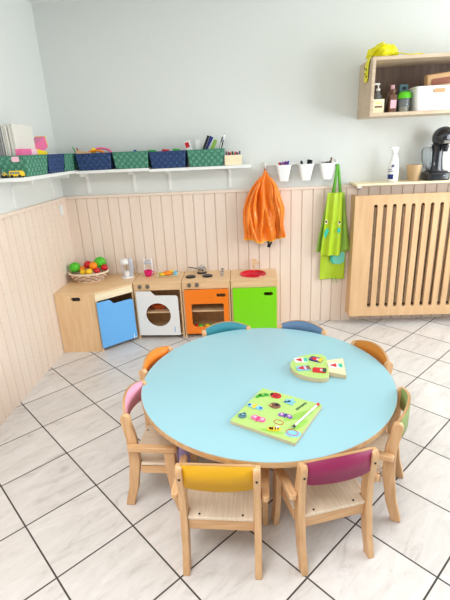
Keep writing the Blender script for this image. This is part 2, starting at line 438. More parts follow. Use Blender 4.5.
arcp = [(.085*math.cos(a), 0, .045*math.sin(a)) for a in [PI*i/16 for i in range(17)]]
o = MB().tube(arcp, .009, 10).build('toy_ring', 'pink', None, loc=(.385, -.09, 1.498)); tag(o, 'pink curved toy arching out of the blue basket', 'toy')
arcp = [(.07*math.cos(a), 0, .03*math.sin(a)) for a in [PI*i/16 for i in range(17)]]
o = MB().tube(arcp, .008, 10).build('toy_ring', 'fruitor', None, loc=(.355, -.125, 1.498)); tag(o, 'orange curved toy in front of the pink arch', 'toy')
o = MB().poly(rrect(-.06, .06, -.015, .015, .01), 'y', -.005, .005).build('wooden_spatula', 'birch_x', None, bev=.002, loc=(.262, -.13, 1.512), rot=(0, .15, 0)); tag(o, 'small wooden piece resting on the first blue back basket', 'toy')
o = MB().ell((0, 0, 0), (.013, .013, .01)).build('toy_bead', 'blue', None, loc=(.66, -.11, 1.512)); tag(o, 'small blue toy on the middle green basket', 'toy')
for x, m, n in ((.80, 'green', 'small green block on the second blue back basket, left end'), (.90, 'fruitred', 'small red block on the second blue back basket'), (.985, 'green', 'small green block on the second blue back basket, right end')):
    o = MB().box(-.028, .028, -.015, .015, -.008, .008).build('toy_block', m, None, bev=.003, loc=(x, -.12, 1.506), rot=(0, .1, .2)); tag(o, n, 'toy block')
def book(label, m, w, h, th, loc, rot):
    t = thing('picture_book', label, 'book', loc); t.rotation_euler = rot
    MB().box(-w/2, w/2, -th/2, th/2, -h, 0).build('cover', m, t, bev=.001)
    MB().box(-w/2+.003, w/2+.0006, -th/2+.0015, th/2-.0015, -h+.003, .0008).build('pages', 'paper', t)
    return t
bb = book('red and white booklet leaning out of the green basket', 'paper', .05, .15, .006, (1.065, -.1, 1.563), (.1, -.28, 0))
MB().box(-.02, .012, -.0038, -.003, -.045, -.006).build('print', 'fruitred', bb)
book('white card standing up in the green basket', 'paper', .035, .15, .004, (1.153, -.09, 1.573), (.05, .05, 0))
book('dark blue booklet leaning out of green basket', 'navy', .03, .16, .008, (1.262, -.1, 1.59), (.05, .55, 0))
book('green booklet leaning out of green basket', 'pgreen2', .028, .15, .006, (1.29, -.08, 1.566), (.05, .45, 0))
book('black booklet leaning highest out of green basket', 'dark', .02, .17, .008, (1.238, -.12, 1.597), (.05, .42, 0))
stick('pen', 'dark pen standing tallest in the green basket', 'pen', 'dark', 'steel', (1.315, -.1, 1.44), (1.362, -.1, 1.612), .0045)
stick('pen', 'silver pen leaning beside the tall dark pen', 'pen', 'steel', 'dark', (1.29, -.12, 1.44), (1.345, -.12, 1.585), .004)

# wooden pencil box
pb = thing('pencil_box', 'small pale wooden box of markers at the end of the shelf', 'box', (1.421, -.12, SZ+.001))
MB().poly([(-.064, -.07), (.064, -.07), (.064, .07), (-.064, .07)], 'z', 0, .074, [[(-.057, -.063), (.057, -.063), (.057, .063), (-.057, .063)]]).build('body', 'pale', pb, bev=.0015)
MB().box(-.057, .057, -.063, .063, 0, .005).build('base', 'pale', pb)
cols = ['dark', 'fruitred', 'navy', 'fruitor', 'dark', 'green', 'magenta', 'dark', 'pbrown', 'navy']
cn = {'dark': 'black', 'fruitred': 'red', 'navy': 'navy', 'fruitor': 'orange', 'green': 'green', 'magenta': 'magenta', 'pbrown': 'brown'}
for i in range(10):
    x = 1.421-.05+.011*i; y = -.17+.03*(i % 2)
    stick('marker_pen', f'{cn[cols[i]]} marker standing in the small wooden box', 'marker', 'pbrown', cols[i], (x, y, SZ+.008), (x+random.uniform(-.003, .003), y, SZ+.098+random.uniform(-.006, .006)), .0048, 'markers in the wooden box')

# yellow toy vehicles on the left shelf
def toy_car(label, loc, L, w, h, rz, bus):
    t = thing('toy_car', label, 'toy car', loc, rz)
    if bus: pr = [(-L/2, .008), (L/2, .008), (L/2, h*.62), (L/2-.012, h), (-L/2+.004, h), (-L/2, h*.8)]
    else: pr = [(-L/2, .008), (L/2, .008), (L/2, h*.55), (L*.2, h*.62), (L*.08, h), (-L*.3, h), (-L*.45, h*.6)]
    MB().poly(pr, 'y', -w/2, w/2).build('body', 'fruityel', t, bev=.003)
    b = MB()
    for s in (-1, 1):
        if bus:
            for k in range(4): b.box(-L*.4+k*L*.19, -L*.4+k*L*.19+L*.14, s*w/2-.0008, s*w/2+.0008, h*.55, h*.85)
        else: b.box(-L*.25, L*.05, s*w/2-.0008, s*w/2+.0008, h*.62, h*.9)
    b.build('windows', 'slate', t)
    for sx in (-1, 1):
        for sy in (-1, 1): MB().poly(circ(sx*L*.3, .009, .009, 16), 'y', sy*w/2-.004, sy*w/2+.003).build('wheel', 'dark', t)
toy_car('small yellow toy car at the left end of the shelf', (.068, -.985, SZL), .034, .024, .032, .1, False)
toy_car('yellow toy bus on the left shelf edge', (.142, -.985, SZL), .082, .034, .040, -.05, True)

# ------------------------------------------------------------------ rail with cups
rl = thing('hook_rail', 'white wall rail carrying three white pots and hooks', 'rail', (0, 0, 0))
MB().box(1.655, 2.245, WT-.012, WT-.002, 1.352, 1.372).build('bar', 'white', rl, bev=.002)
for x in (1.672, 2.236):
    MB().box(x-.006, x+.006, WT-.022, WT-.002, 1.325, 1.378).build('end_bracket', 'white', rl, bev=.002)
    MB().tube([(x, -.005, 1.34), (x, -.03, 1.333), (x, -.045, 1.337), (x, -.05, 1.352)], .004, 8).build('hook', 'white', rl)
potroot = None
def pot(x, label):
    t = thing('wall_pot', label, 'pot', (x, -.062, 1.235), 0, 'white pots on the rail')
    R = []
    def sq(hw, hd, z, r): return [(a, c, z) for a, c in rrect(-hw, hw, -hd, hd, r, 4)]
    MB().rings([sq(.034, .03, 0, .012), sq(.057, .05, .118, .014), sq(.062, .053, .118, .014), sq(.062, .053, .124, .014), sq(.054, .047, .124, .012), sq(.031, .027, .006, .01)], True, True).build('body', 'plastic', t)
    MB().box(-.02, .02, .05, .062, .1, .136).build('hanger', 'plastic', t, bev=.002)
pot(1.812, 'left white pot on rail, with red and blue crayons')
pot(1.986, 'middle white pot on the rail, with thick black markers')
pot(2.150, 'right white pot on the rail, filled with dark felt pens')
for i, (dx, m, h) in enumerate([(-.035, 'fruitred', .02), (-.022, 'navy', .018), (-.008, 'purple', .024), (.004, 'fruitred', .02), (.016, 'blue', .026), (.028, 'fruitred', .022), (.038, 'blue', .028)]):
    stick('crayon', f'{ {"fruitred":"red","navy":"navy","purple":"purple","blue":"blue"}[m]} crayon in the left rail pot', 'crayon', m, m, (1.812+dx*.5, -.065, 1.25), (1.812+dx, -.07+.01*(i % 2), 1.359+h), .006, 'crayons in the left pot')
stick('marker_pen', 'black marker leaning left in the middle rail pot', 'marker', 'dark', 'dark', (1.985, -.07, 1.25), (1.948, -.07, 1.383), .008)
stick('marker_pen', 'thick black marker upright in the middle rail pot', 'marker', 'dark', 'dark', (1.998, -.06, 1.25), (2.01, -.06, 1.39), .012)
stick('marker_pen', 'second thick black marker in the middle rail pot', 'marker', 'dark', 'dark', (2.012, -.075, 1.25), (2.026, -.078, 1.386), .009)
for i in range(6):
    dx = -.036+.014*i
    stick('felt_pen', 'dark felt pen in the right rail pot', 'pen', 'dark', 'pbrown' if i % 2 else 'dark', (2.15+dx*.5, -.065, 1.25), (2.15+dx, -.07+.008*(i % 2), 1.362+.003*i+(.022 if i == 5 else 0)), .0065, 'dark pens in the right pot')

# ------------------------------------------------------------------ hanging orange smock
def interp(tab, z):
    for (z0, *a), (z1, *c) in zip(tab, tab[1:]):
        if z <= z0 and z >= z1:
            t = (z0-z)/(z0-z1); return [p+(q-p)*t for p, q in zip(a, c)]
    return list(tab[-1][1:]) if z < tab[-1][0] else list(tab[0][1:])
def garment(tab, z0, z1, folds, amp, rows=46, seg=120, hemfn=None, seed=0):
    """closed hanging cloth: table rows are z, left, right, y_front, y_back"""
    R = []
    for j in range(rows+1):
        f = j/rows; ring = []
        for i in range(seg):
            a = 2*PI*i/seg; u = math.cos(a); v = math.sin(a)
            z = z0+(z1-z0)*f
            if hemfn: z += hemfn(u)*f**3
            L, Rr, yf, yb = interp(tab, max(min(z, z0), z1-.05))
            cx, hw = (L+Rr)/2, (Rr-L)/2; cy, hd = (yf+yb)/2, (yb-yf)/2
            k = 0
            for (n, ph, am, drift) in folds: k += am*(1-2*abs(math.sin(.5*(n*a+ph+drift*f))))
            g = min(1, f*2.5)
            w1 = u*2.2+.5*noise.noise(Vector((seed, z*5, u)))
            rid = 1-abs(noise.noise(Vector((w1+seed*3, v*.8, z*2.2))))*4
            rid2 = 1-abs(noise.noise(Vector((u*5+z*4+seed, v, z*6-u*4))))*3.5
            d = amp*g*(.55*k+1.0*rid+.22*rid2-.4)
            x = cx+hw*u*(1+.25*d/max(hw, .02)*abs(u))
            y = cy+hd*v*(1+.0)+d*(-1 if v < 0 else .2)*abs(v)
            ring.append((x, min(y, -.004), z))
        R.append(ring)
    return R
sm = thing('rain_smock', 'crumpled orange rain smock hanging from the white rail', 'smock', (0, 0, 0))
tab = [(1.32, 1.662, 1.676, -.05, -.035), (1.285, 1.645, 1.695, -.065, -.025), (1.245, 1.60, 1.715, -.08, -.02), (1.19, 1.555, 1.748, -.095, -.015),
       (1.14, 1.53, 1.775, -.105, -.012), (1.08, 1.508, 1.79, -.11, -.01), (1.0, 1.488, 1.785, -.115, -.01), (.93, 1.486, 1.78, -.115, -.01),
       (.86, 1.49, 1.775, -.115, -.01), (.78, 1.484, 1.78, -.11, -.01), (.7, 1.50, 1.77, -.11, -.01)]
R = garment(tab, 1.32, .765, [(3, 2.2, .6, .5), (4, .4, .35, 1.)], .036, hemfn=lambda u: .02*abs(u)-.012*(1-abs(u))+.006*math.sin(9*u), seed=2)
MB().rings(R, True, False).build('body', 'jacket', sm, smooth=180, solid=.002)
hem = R[-1]
MB().tube(hem, .0045, 6, closed=True).build('hem', 'hem', sm)
tab2 = [(1.27, 1.688, 1.712, -.09, -.06), (1.2, 1.70, 1.765, -.12, -.05), (1.13, 1.695, 1.79, -.135, -.045), (1.05, 1.70, 1.815, -.14, -.035),
        (.97, 1.72, 1.815, -.14, -.03), (.9, 1.73, 1.812, -.135, -.03), (.84, 1.735, 1.822, -.13, -.03), (.77, 1.72, 1.838, -.12, -.03)]
R2 = garment(tab2, 1.27, .79, [(3, .4, .5, 3.2), (5, 2.1, .3, -2.5)], .030, rows=40, seg=72, hemfn=lambda u: .006*math.sin(6*u), seed=7)
MB().rings(R2, True, True).build('sleeve', 'jacket', sm, smooth=180)
MB().tube(R2[-1], .004, 6, closed=True).build('cuff_hem', 'hem', sm)
tab3 = [(1.23, 1.61, 1.632, -.10, -.06), (1.15, 1.55, 1.60, -.125, -.05), (1.05, 1.51, 1.59, -.13, -.045), (.95, 1.50, 1.60, -.135, -.04), (.85, 1.515, 1.60, -.12, -.04), (.8, 1.54, 1.585, -.11, -.05)]
R3 = garment(tab3, 1.23, .82, [(3, 1.4, .5, 2.), (5, .6, .3, -2.)], .022, rows=32, seg=56, seed=11)
MB().rings(R3, True, True).build('sleeve', 'jacket', sm, smooth=180)
MB().tube([(1.668, -.04, 1.31), (1.663, -.042, 1.335), (1.67, -.042, 1.345), (1.677, -.042, 1.335), (1.672, -.04, 1.31)], .003, 6).build('hanging_loop', 'jackin', sm)
MB().tube([(1.69, -.06, .80), (1.685, -.07, .75), (1.70, -.07, .715), (1.712, -.06, .74), (1.70, -.06, .78)], .010, 8, flat=.6).build('strap', 'dark', sm)
MB().poly(rrect(-.014, .014, -.018, .018, .004), 'y', -.006, .006).build('buckle', 'dark', sm, bev=.002, loc=(1.693, -.072, .722), rot=(0, .3, 0))

# ------------------------------------------------------------------ hanging green apron
ap = thing('apron', 'lime green child apron hanging by its straps from the rail', 'apron', (0, 0, 0))
def sheet(tab, yfn, nx=40, nz=44):
    z0, z1 = tab[0][0], tab[-1][0]; R = []
    for j in range(nz+1):
        z = z0+(z1-z0)*j/nz; L, Rr = interp(tab, z)
        R.append([(L+(Rr-L)*i/nx, yfn(i/nx, j/nz), z) for i in range(nx+1)])
    return R
def fold(n, ph, am, base, bulge=0):
    return lambda u, f: base-am*(.35+.65*f)*math.sin(n*2*PI*u+ph+.8*f)-.5*am*noise.noise(Vector((u*4, f*3, n)))-bulge*math.sin(PI*u)
MB().rings(sheet([(1.125, 2.175, 2.305), (.95, 2.14, 2.325), (.8, 2.11, 2.35), (.645, 2.085, 2.375)], fold(3.5, .3, .013, -.035)), False, False, False).build('skirt', 'apron2', ap, smooth=180, solid=.002)
MB().rings(sheet([(1.13, 2.162, 2.282), (.95, 2.15, 2.285), (.8, 2.135, 2.29), (.615, 2.12, 2.285)], fold(2.3, 1.6, .013, -.068, .012)), False, False, False).build('bib', 'apron', ap, smooth=180, solid=.002)
MB().rings(sheet([(.72, 2.14, 2.34), (.55, 2.128, 2.337), (.395, 2.125, 2.337)], fold(1.2, .5, .008, -.022)), False, False, False).build('lower_panel', 'apron', ap, smooth=180, solid=.002)
for x0, x1, y in ((2.205, 2.234, -.050), (2.272, 2.242, -.044)):
    n = 16; R = []
    for i in range(n+1):
        f = i/n; x = x0+(x1-x0)*f**.8; hw = .014-.005*f; z = 1.10+(1.345-1.10)*f; yy = y-.012*math.sin(PI*f)
        R.append([(x-hw, yy+.004, z), (x, yy-.002, z), (x+hw, yy+.003, z)])
    MB().rings(R, False, False, False).build('neck_strap', 'strap', ap, smooth=180, solid=.002)
MB().tube([(2.232, -.045, 1.335), (2.236, -.05, 1.352), (2.242, -.045, 1.335)], .004, 6).build('hanging_loop', 'strap', ap)
for dx, y in ((.03, -.05), (.06, -.045)):
    MB().tube([(2.2+dx, y, .42), (2.205+dx, y, .39), (2.212+dx, y, .365)], .0025, 6).build('tie', 'strap', ap)
def patch(pts, y, m, name): return MB().poly(pts, 'y', y-.0015, y+.0015).build(name, m, ap)
patch([(2.154+.012*math.cos(2*PI*i/16), .903+.018*math.sin(2*PI*i/16)) for i in range(16)], -.099, 'cream', 'printed_eye')
patch([(2.153+.007*math.cos(2*PI*i/12), .905+.010*math.sin(2*PI*i/12)) for i in range(12)], -.101, 'dark', 'printed_pupil')
patch([(2.262+.010*math.cos(2*PI*i/16), .890+.016*math.sin(2*PI*i/16)) for i in range(16)], -.094, 'cream', 'printed_eye')
patch([(2.263+.007*math.cos(2*PI*i/12), .895+.010*math.sin(2*PI*i/12)) for i in range(12)], -.096, 'dark', 'printed_pupil')
patch([(2.138, .80), (2.15, .77), (2.162, .79), (2.178, .83), (2.172, .85), (2.155, .845), (2.145, .825)], -.098, 'teal', 'printed_patch')
patch([(2.245, .82), (2.262, .805), (2.272, .82), (2.27, .85), (2.252, .852)], -.094, 'teal', 'printed_patch')
patch([(2.21, .555), (2.24, .535), (2.29, .53), (2.325, .545), (2.33, .6), (2.325, .635), (2.24, .635), (2.215, .60)], -.0375, 'aqua', 'printed_patch')
patch([(2.21, .60), (2.215, .56), (2.235, .535), (2.25, .533), (2.235, .55), (2.228, .575), (2.23, .62), (2.22, .625)], -.0405, 'teal', 'printed_patch')

# ------------------------------------------------------------------ wall niche cupboard
nc = thing('wall_cupboard', 'open grey oak wall cupboard box full of supplies', 'cupboard', (0, 0, 0))
nx0, nx1, nz0, nz1, nd = 2.382, 3.36, 1.664, 2.034, -.33; tk = .022
MB().box(nx0, nx1, nd, WT, nz0, nz0+tk).build('bottom_panel', 'oak', nc, bev=.0015)
MB().box(nx0, nx1, nd, WT, nz1-tk, nz1).build('top_panel', 'oak', nc, bev=.0015)
for a in (nx0, nx1-tk): MB().box(a, a+tk, nd, WT, nz0+tk, nz1-tk).build('side_panel', 'oak', nc, bev=.0015)
MB().box(nx0+tk, nx1-tk, -.006, WT, nz0+tk, nz1-tk).build('back_panel', 'oakback_shaded', nc)  # darkened wood carries the shade inside the box
nb = nz0+tk+.0005
# pump bottle
pbt = thing('pump_bottle', 'clear pump bottle with white nozzle in the open cupboard', 'bottle', (2.482, -.15, nb))
MB().lathe([(.026, 0), (.028, .01), (.028, .12), (.012, .145), (.012, .155)], seg=20).build('body', 'clear', pbt)
MB().lathe([(.014, .155), (.014, .17), (.005, .172), (.005, .195)], seg=16).build('pump', 'plastic', pbt)
MB().box(-.03, .010, -.007, .007, .193, .206).build('nozzle', 'plastic', pbt, bev=.003)
cb = thing('carton', 'small cream carton with dark red print in the cupboard corner', 'box', (2.4525, -.25, nb))
MB().box(-.038, .038, -.035, .035, 0, .09).build('body', 'cream', cb, bev=.001)
MB().box(-.026, .026, -.0362, -.035, .035, .047).build('print', 'pbrown', cb)
MB().box(-.018, .018, -.0362, -.035, .062, .068).build('print', 'fruityel', cb)
sq = thing('brush', 'grey brush handle standing beside the pump bottle', 'brush', (2.533, -.14, nb)); sq.rotation_euler = (0, .22, 0)
MB().lathe([(.012, 0), (.012, .02), (.005, .03), (.005, .13), (.007, .14)], seg=12).build('handle', 'grey', sq)
for x, y, h, lb in ((2.59, -.13, .19, 'tall brown bottle standing behind green lidded shaker'), (2.572, -.21, .155, 'shorter brown bottle left of green lidded shaker')):
    t = thing('brown_bottle', lb, 'bottle', (x, y, nb))
    MB().poly(rrect(-.026, .026, -.018, .018, .008), 'z', 0, h-.035).build('body', 'brownb', t, bev=.004)
    MB().lathe([(.012, h-.035), (.012, h-.025), (.015, h-.025), (.015, h)], seg=16).build('cap', 'lpink' if y > -.2 else 'brownb', t)
    MB().box(-.02, .02, -.0195, -.018, .03, h-.07).build('label', 'lpink', t)
sk = thing('shaker_jar', 'clear jar with bright green lid in the open cupboard', 'jar', (2.652, -.215, nb))
MB().lathe([(.034, 0), (.040, .09)], seg=28).build('jar_body', 'clear', sk)
MB().lathe([(.030, .004), (.034, .035)], seg=20).build('powder', 'cream', sk)
MB().lathe([(.047, .09), (.047, .105), (.042, .125), (.03, .135)], seg=28).build('lid', 'glime', sk)
cb2 = thing('carton', 'slate blue carton standing behind the green lidded jar', 'box', (2.668, -.12, nb))
MB().box(-.028, .028, -.02, .02, 0, .19).build('body', 'slate', cb2, bev=.001)
MB().box(-.012, .015, -.0212, -.02, .155, .175).build('print', 'dark', cb2)
# white bin
wb = thing('storage_bin', 'white plastic bin with oval handle hole in the cupboard', 'bin', (2.838, -.19, nb))
def rr3(hw, hd, z, r=.02): return [(a, c, z) for a, c in rrect(-hw, hw, -hd, hd, r, 5)]
MB().rings([rr3(.125, .095, 0), rr3(.14, .108, .148), rr3(.144, .112, .15), rr3(.144, .112, .156), rr3(.134, .102, .156), rr3(.120, .09, .004)], True, True).build('body', 'plastic', wb)
MB().poly(rrect(-.022, .058, .112, .138, .013, 8), 'y', -.1115, -.1065).build('handle_hole', 'kraft', wb)
pk = thing('paper_package', 'brown paper package sticking out of the white bin', 'package', (2.905, -.19, nb+.09)); pk.rotation_euler = (.1, -.09, 0)
MB().box(-.105, .12, -.03, .03, 0, .155).build('body', 'kraft', pk, bev=.008)
MB().poly(rrect(-.075, .11, .085, .125, .01), 'y', -.032, -.03).build('label', 'kraft2', pk)
tn = thing('dark_canister', 'dark canister right of the white bin', 'canister', (3.04, -.16, nb))
MB().lathe([(.04, 0), (.04, .13)], seg=24).build('body', 'coffee', tn); MB().lathe([(.042, .13), (.042, .15)], seg=24).build('lid', 'dark', tn)

# yellow cloth bag on top
yb = thing('yellow_bag', 'crumpled neon yellow fabric bag on top of the open cupboard', 'bag', (2.478, -.2, nz1))
MB().ell((0, 0, .036), (.098, .1, .058), 48, 24, lambda d: 1+.22*noise.noise(d*2.3)+.09*noise.noise(d*6)).build('bag_body', 'neon', yb, smooth=180)
n = 24; P = []; 
pth = [(-.0, -.06, .075), (-.05, -.04, .062), (-.094, -.03, .022), (-.106, -.01, -.03), (-.104, .0, -.09), (-.103, .0, -.145)]
b = MB()
Rr = []
for (x, y, z) in pth: Rr.append([(x, y-.06, z), (x, y+.05, z)])
b.rings(Rr, False, False, False).build('hanging_strap', 'neon', yb, smooth=180, solid=.004, sub=2)
b = MB()
for yy, dz in ((-.02, -.06), (.01, -.085), (-.025, -.105), (.02, -.05)): b.poly([(yy+.008*math.cos(q), dz+.006*math.sin(q)) for q in [2*PI*i/10 for i in range(10)]], 'x', -.1095, -.1065)
b.build('dots', 'dark', yb)
MB().tube([(.06, -.06, .03), (.1, -.1, .016), (.14, -.115, .005), (.19, -.12, .004), (.225, -.115, .004), (.235, -.11, .006), (.215, -.10, .008), (.19, -.1, .006)], .0035, 6).build('cord', 'neon', yb)

# ------------------------------------------------------------------ radiator cover and ledge
rc = thing('radiator_cover', 'birch radiator cover with tall vertical slots', 'radiator cover', (0, 0, 0))
cx0, cx1, cz0, cz1, cy = 2.368, 3.50, .085, 1.104, -.135
holes = []
for k in range(12):
    x = 2.532+.0731*k; holes.append(rrect(x-.0145, x+.0145, .165, 1.03, .0145, 4))
MB().poly([(cx0, cz0), (cx1, cz0), (cx1, cz1), (cx0, cz1)], 'y', cy, cy+.018, holes).build('front_panel', 'cover', rc, bev=.0012)
for a in (cx0, cx1-.018): MB().box(a, a+.018, cy+.018, 0, cz0, cz1).build('side_panel', 'cover', rc, bev=.0012)
ra = thing('radiator', 'brown radiator hidden behind the slotted birch cover', 'radiator', (0, 0, 0))
b = MB()
for k in range(26): b.box(2.45+.039*k, 2.478+.039*k, -.085, -.03, .18, 1.0)
b.build('fins', 'oak', ra, bev=.004)
MB().box(2.44, 3.46, -.028, -.001, .14, 1.03).build('backing', 'oakback_shaded', ra)
lg = thing('window_ledge', 'thin wooden ledge on the wall above the radiator cover', 'ledge', (0, 0, 0))
MB().box(2.352, 3.5, -.205, WT, 1.184, 1.2).build('board', 'pale', lg, bev=.002)
MB().poly([(-.19, 1.184), (-.17, 1.184), (-.155, 1.168), (-.18, 1.165)], 'x', 2.365, 2.40).build('worn_corner', 'white', lg, bev=.002)
for x in (2.42, 3.3): MB().poly([(0, 1.184), (-.15, 1.184), (-.12, 1.165), (-.03, 1.15), (0, 1.13)], 'x', x, x+.015).build('bracket', 'board', lg, bev=.001)

# ------------------------------------------------------------------ on the ledge
lz = 1.2005
sp = thing('spray_bottle', 'white spray bottle with navy blue label on the wooden ledge', 'bottle', (2.652, -.11, lz))
def el(w, d, z): return [(w*math.cos(2*PI*i/24), d*math.sin(2*PI*i/24), z) for i in range(24)]
MB().rings([el(.036, .024, 0), el(.04, .027, .006), el(.04, .027, .10), el(.034, .024, .15), el(.022, .018, .19), el(.014, .014, .205)]).build('body', 'plastic', sp, smooth=60)
MB().poly([(-.016, .205), (.016, .205), (.018, .228), (.026, .238), (.024, .252), (-.01, .256), (-.036, .250), (-.036, .238), (-.018, .232)], 'y', -.012, .012).build('spray_head', 'plastic', sp, bev=.004)
MB().poly([(-.020, .232), (-.024, .2), (-.019, .2), (-.014, .225)], 'y', -.005, .005).build('trigger', 'plastic', sp, bev=.0015)
def wrap(z0, z1, a0, a1, r, m, nm):
    n = 12; MB().rings([[(.0405*math.cos(a)*r, .0275*math.sin(a)*r, z) for a in [a0+(a1-a0)*i/n for i in range(n+1)]] for z in (z0, z1)], False, False, False).build(nm, m, sp, smooth=180, solid=.0006)
wrap(.02, .055, 1.02*PI, 1.45*PI, 1.01, 'navy', 'label')
wrap(.075, .08, 1.05*PI, 1.4*PI, 1.01, 'navy', 'label_line')
wrap(.088, .093, 1.05*PI, 1.35*PI, 1.01, 'navy', 'label_line')
b = MB()
for k in range(3): b.poly([(-.026+.007*k, .108), (-.022+.007*k, .108), (-.016+.007*k, .126), (-.020+.007*k, .126)], 'y', -.0285, -.0225)
b.build('printed_mark', 'navy', sp)
cu = thing('tumbler', 'amber plastic tumbler with brown grounds between spray bottle and machine', 'cup', (2.812, -.1, lz))
MB().lathe([(.040, 0), (.056, .117), (.053, .117), (.038, .006)], seg=32).build('body', 'tan', cu, smooth=60)
MB().lathe([(.037, .006), (.041, .035)], seg=24).build('grounds', 'brown', cu)
cm = thing('coffee_machine', 'black pod coffee machine with round head on the ledge', 'coffee machine', (2.975, -.1, lz))
MB().poly(rrect(-.09, .085, -.095, .075, .04, 8), 'z', 0, .06).build('base', 'coffee', cm, bev=.01)
MB().poly(rrect(-.075, .07, -.08, .06, .035, 8), 'z', .06, .067).build('drip_tray', 'dark', cm, bev=.002)
def cc(cxx, cyy, w, d, z): return [(cxx+w*math.cos(2*PI*i/28), cyy+d*math.sin(2*PI*i/28), z) for i in range(28)]
MB().rings([cc(-.0, .01, .072, .05, .065), cc(0, .01, .055, .045, .08), cc(.002, .015, .045, .045, .15), cc(.004, .015, .043, .042, .22), cc(.004, .01, .048, .045, .26)]).build('column', 'coffee', cm, smooth=60)
MB().ell((.02, -.005, .305), (.07, .078, .075), 36, 22).build('head', 'coffee', cm, smooth=180)
MB().poly([(.02+.072*math.cos(a), .305+.076*math.sin(a)) for a in [-.5+(PI+1.0)*i/20 for i in range(21)]]+[(.02+.052*math.cos(a), .305+.055*math.sin(a)) for a in [-.5+(PI+1.0)*(20-i)/20 for i in range(21)]], 'y', -.045, -.03).build('head_ring', 'dark', cm, bev=.003)
MB().lathe([(.018, .205), (.022, .225), (.026, .25)], .03, -.055, 20).build('nozzle', 'dark', cm)
MB().box(.0, .055, -.088, -.055, .262, .286).build('lever', 'grey', cm, bev=.004)
tk_ = [( -.055, .068), (-.075, .09), (-.098, .15), (-.104, .21), (-.092, .24), (-.055, .245), (-.044, .21), (-.04, .1)]
MB().poly(tk_, 'y', -.02, .055).build('water_tank', 'clear', cm, bev=.008)
MB().box(.022, .04, -.0962, -.094, .031, .034).build('badge', 'steel', cm)
pc = thing('cup', 'white cup with pink pattern beside the black coffee machine', 'cup', (3.128, -.12, lz))
MB().lathe([(.028, 0), (.034, .02), (.042, .09), (.039, .09), (.030, .01)], seg=28).build('body', 'cream', pc, smooth=60)
MB().lathe([(.0385, .045), (.0425, .085)], seg=28, cap0=False, cap1=False).build('band', 'pink', pc, solid=.001)

# ------------------------------------------------------------------ play kitchen
def slot(name, parent, x, z, w, h, y): return MB().poly(rrect(x-w/2, x+w/2, z-h/2, z+h/2, h/2*.95, 6), 'y', y-.0015, y+.004).build(name, 'dark', parent)
H = .5; D = .30
def carcass(name, label, cat, x0, x1, header=True, top_holes=(), shelfz=.22):
    t = thing(name, label, cat, (x0, 0, 0)); w = x1-x0
    MB().poly([(0, -D), (w, -D), (w, -.002), (0, -.002)], 'z', H-.016, H, [[(a, c) for a, c in h] for h in top_holes]).build('worktop', 'birch_x', t, bev=.0015)
    for a in (0.001, w-.015): MB().box(a, a+.014, -D+.002, -.004, 0, H-.016).build('side_panel', 'birch_z', t, bev=.001)
    MB().box(.015, w-.015, -.012, -.004, .03, H-.016).build('back_panel', 'birch_z', t)
    MB().box(.015, w-.015, -D+.03, -.012, shelfz, shelfz+.012).build('shelf', 'birch_x', t)
    MB().box(.015, w-.015, -D+.01, -.012, .03, .042).build('bottom_panel', 'birch_x', t)
    if header: MB().box(.015, w-.015, -D+.003, -D+.017, .43, H-.016).build('header', 'birch_x', t, bev=.001)
    return t
def knob(t, x, z, y=-D+.003):
    k = MB(); k.M = Matrix.Translation((x, y, z)) @ Matrix.Rotation(PI/2, 4, 'X')
    k.lathe([(.017, 0), (.017, .008), (.014, .014)], seg=24); o = k.build('knob', 'grey', t)
    MB().box(x-.003, x+.003, y-.019, y-.013, z-.013, z+.013).build('grip', 'grey', o, bev=.001)
# washing machine
wm = carcass('toy_washing_machine', 'wooden play washing machine with round porthole in white door', 'toy kitchen unit', .568, .962)
knob(wm, .053, .463); knob(wm, .118, .463)
dr = MB().poly([(0, .04), (.345, .04), (.345, .365)]+[(.32+.025*math.cos(PI/2*i/5), .365+.025*math.sin(PI/2*i/5)) for i in range(1, 6)]+[(.165, .39), (.15, .395), (.125, .422), (.11, .428), (0, .428)],
     'y', -.014, 0, [circ(.172, .222, .104, 48)]).build('door', 'doorwhite', wm, bev=.0015, loc=(.018, -D-.001, 0), rot=(0, 0, -.05))
MB().poly([(.3, .07), (.306, .07), (.306, .115), (.3, .115)], 'y', -.0152, -.014).build('logo_strip', 'skyblue', dr)
ct = thing('folded_cloth', 'red cloth bundle lying inside the play washing machine', 'cloth', (.745, -.17, .2325))
MB().ell((0, 0, .03), (.09, .07, .034), 36, 16, lambda d: 1+.25*noise.noise(d*3)).build('bundle', 'jackin', ct, smooth=180)
# oven
ov = carcass('toy_oven', 'wooden play cooker with orange door and black burners', 'toy kitchen unit', .966, 1.36)
knob(ov, .062, .465); knob(ov, .125, .465)
MB().poly(rrect(0, .36, .04, .428, .004, 2), 'y', -.014, 0, [rrect(.052, .318, .1, .305, [.035, .035, .01, .01], 6), rrect(.262, .338, .362, .391, .014, 5)]).build('door', 'orange', ov, bev=.0015, loc=(.018, -D-.001, 0))
for x, y in ((1.031, -.185), (1.172, -.175), (1.115, -.07)):
    MB().lathe([(.042, H), (.042, H+.008), (.036, H+.011)], x-.966, y, 32).build('burner', 'dark', ov)
for y in (-.05, -.115, -.18):
    d = MB().lathe([(.011, H), (.009, H+.022)], 1.292-.966, y, 16).build('tap_dial', 'steel', ov)
    MB().box(1.292-.966-.016, 1.292-.966+.016, y-.006, y+.006, H+.022, H+.031).build('lever', 'steel', d, bev=.002)
po = thing('toy_saucepan', 'steel toy saucepan with lid on the rear black burner', 'saucepan', (1.115, -.07, H+.0112))
MB().lathe([(.034, 0), (.036, .004), (.036, .034), (.038, .036)], seg=32).build('pan', 'steel', po)
MB().lathe([(.037, .036), (.03, .043), (.008, .047), (.006, .052), (.009, .058), (.004, .062)], seg=24).build('lid', 'steel', po)
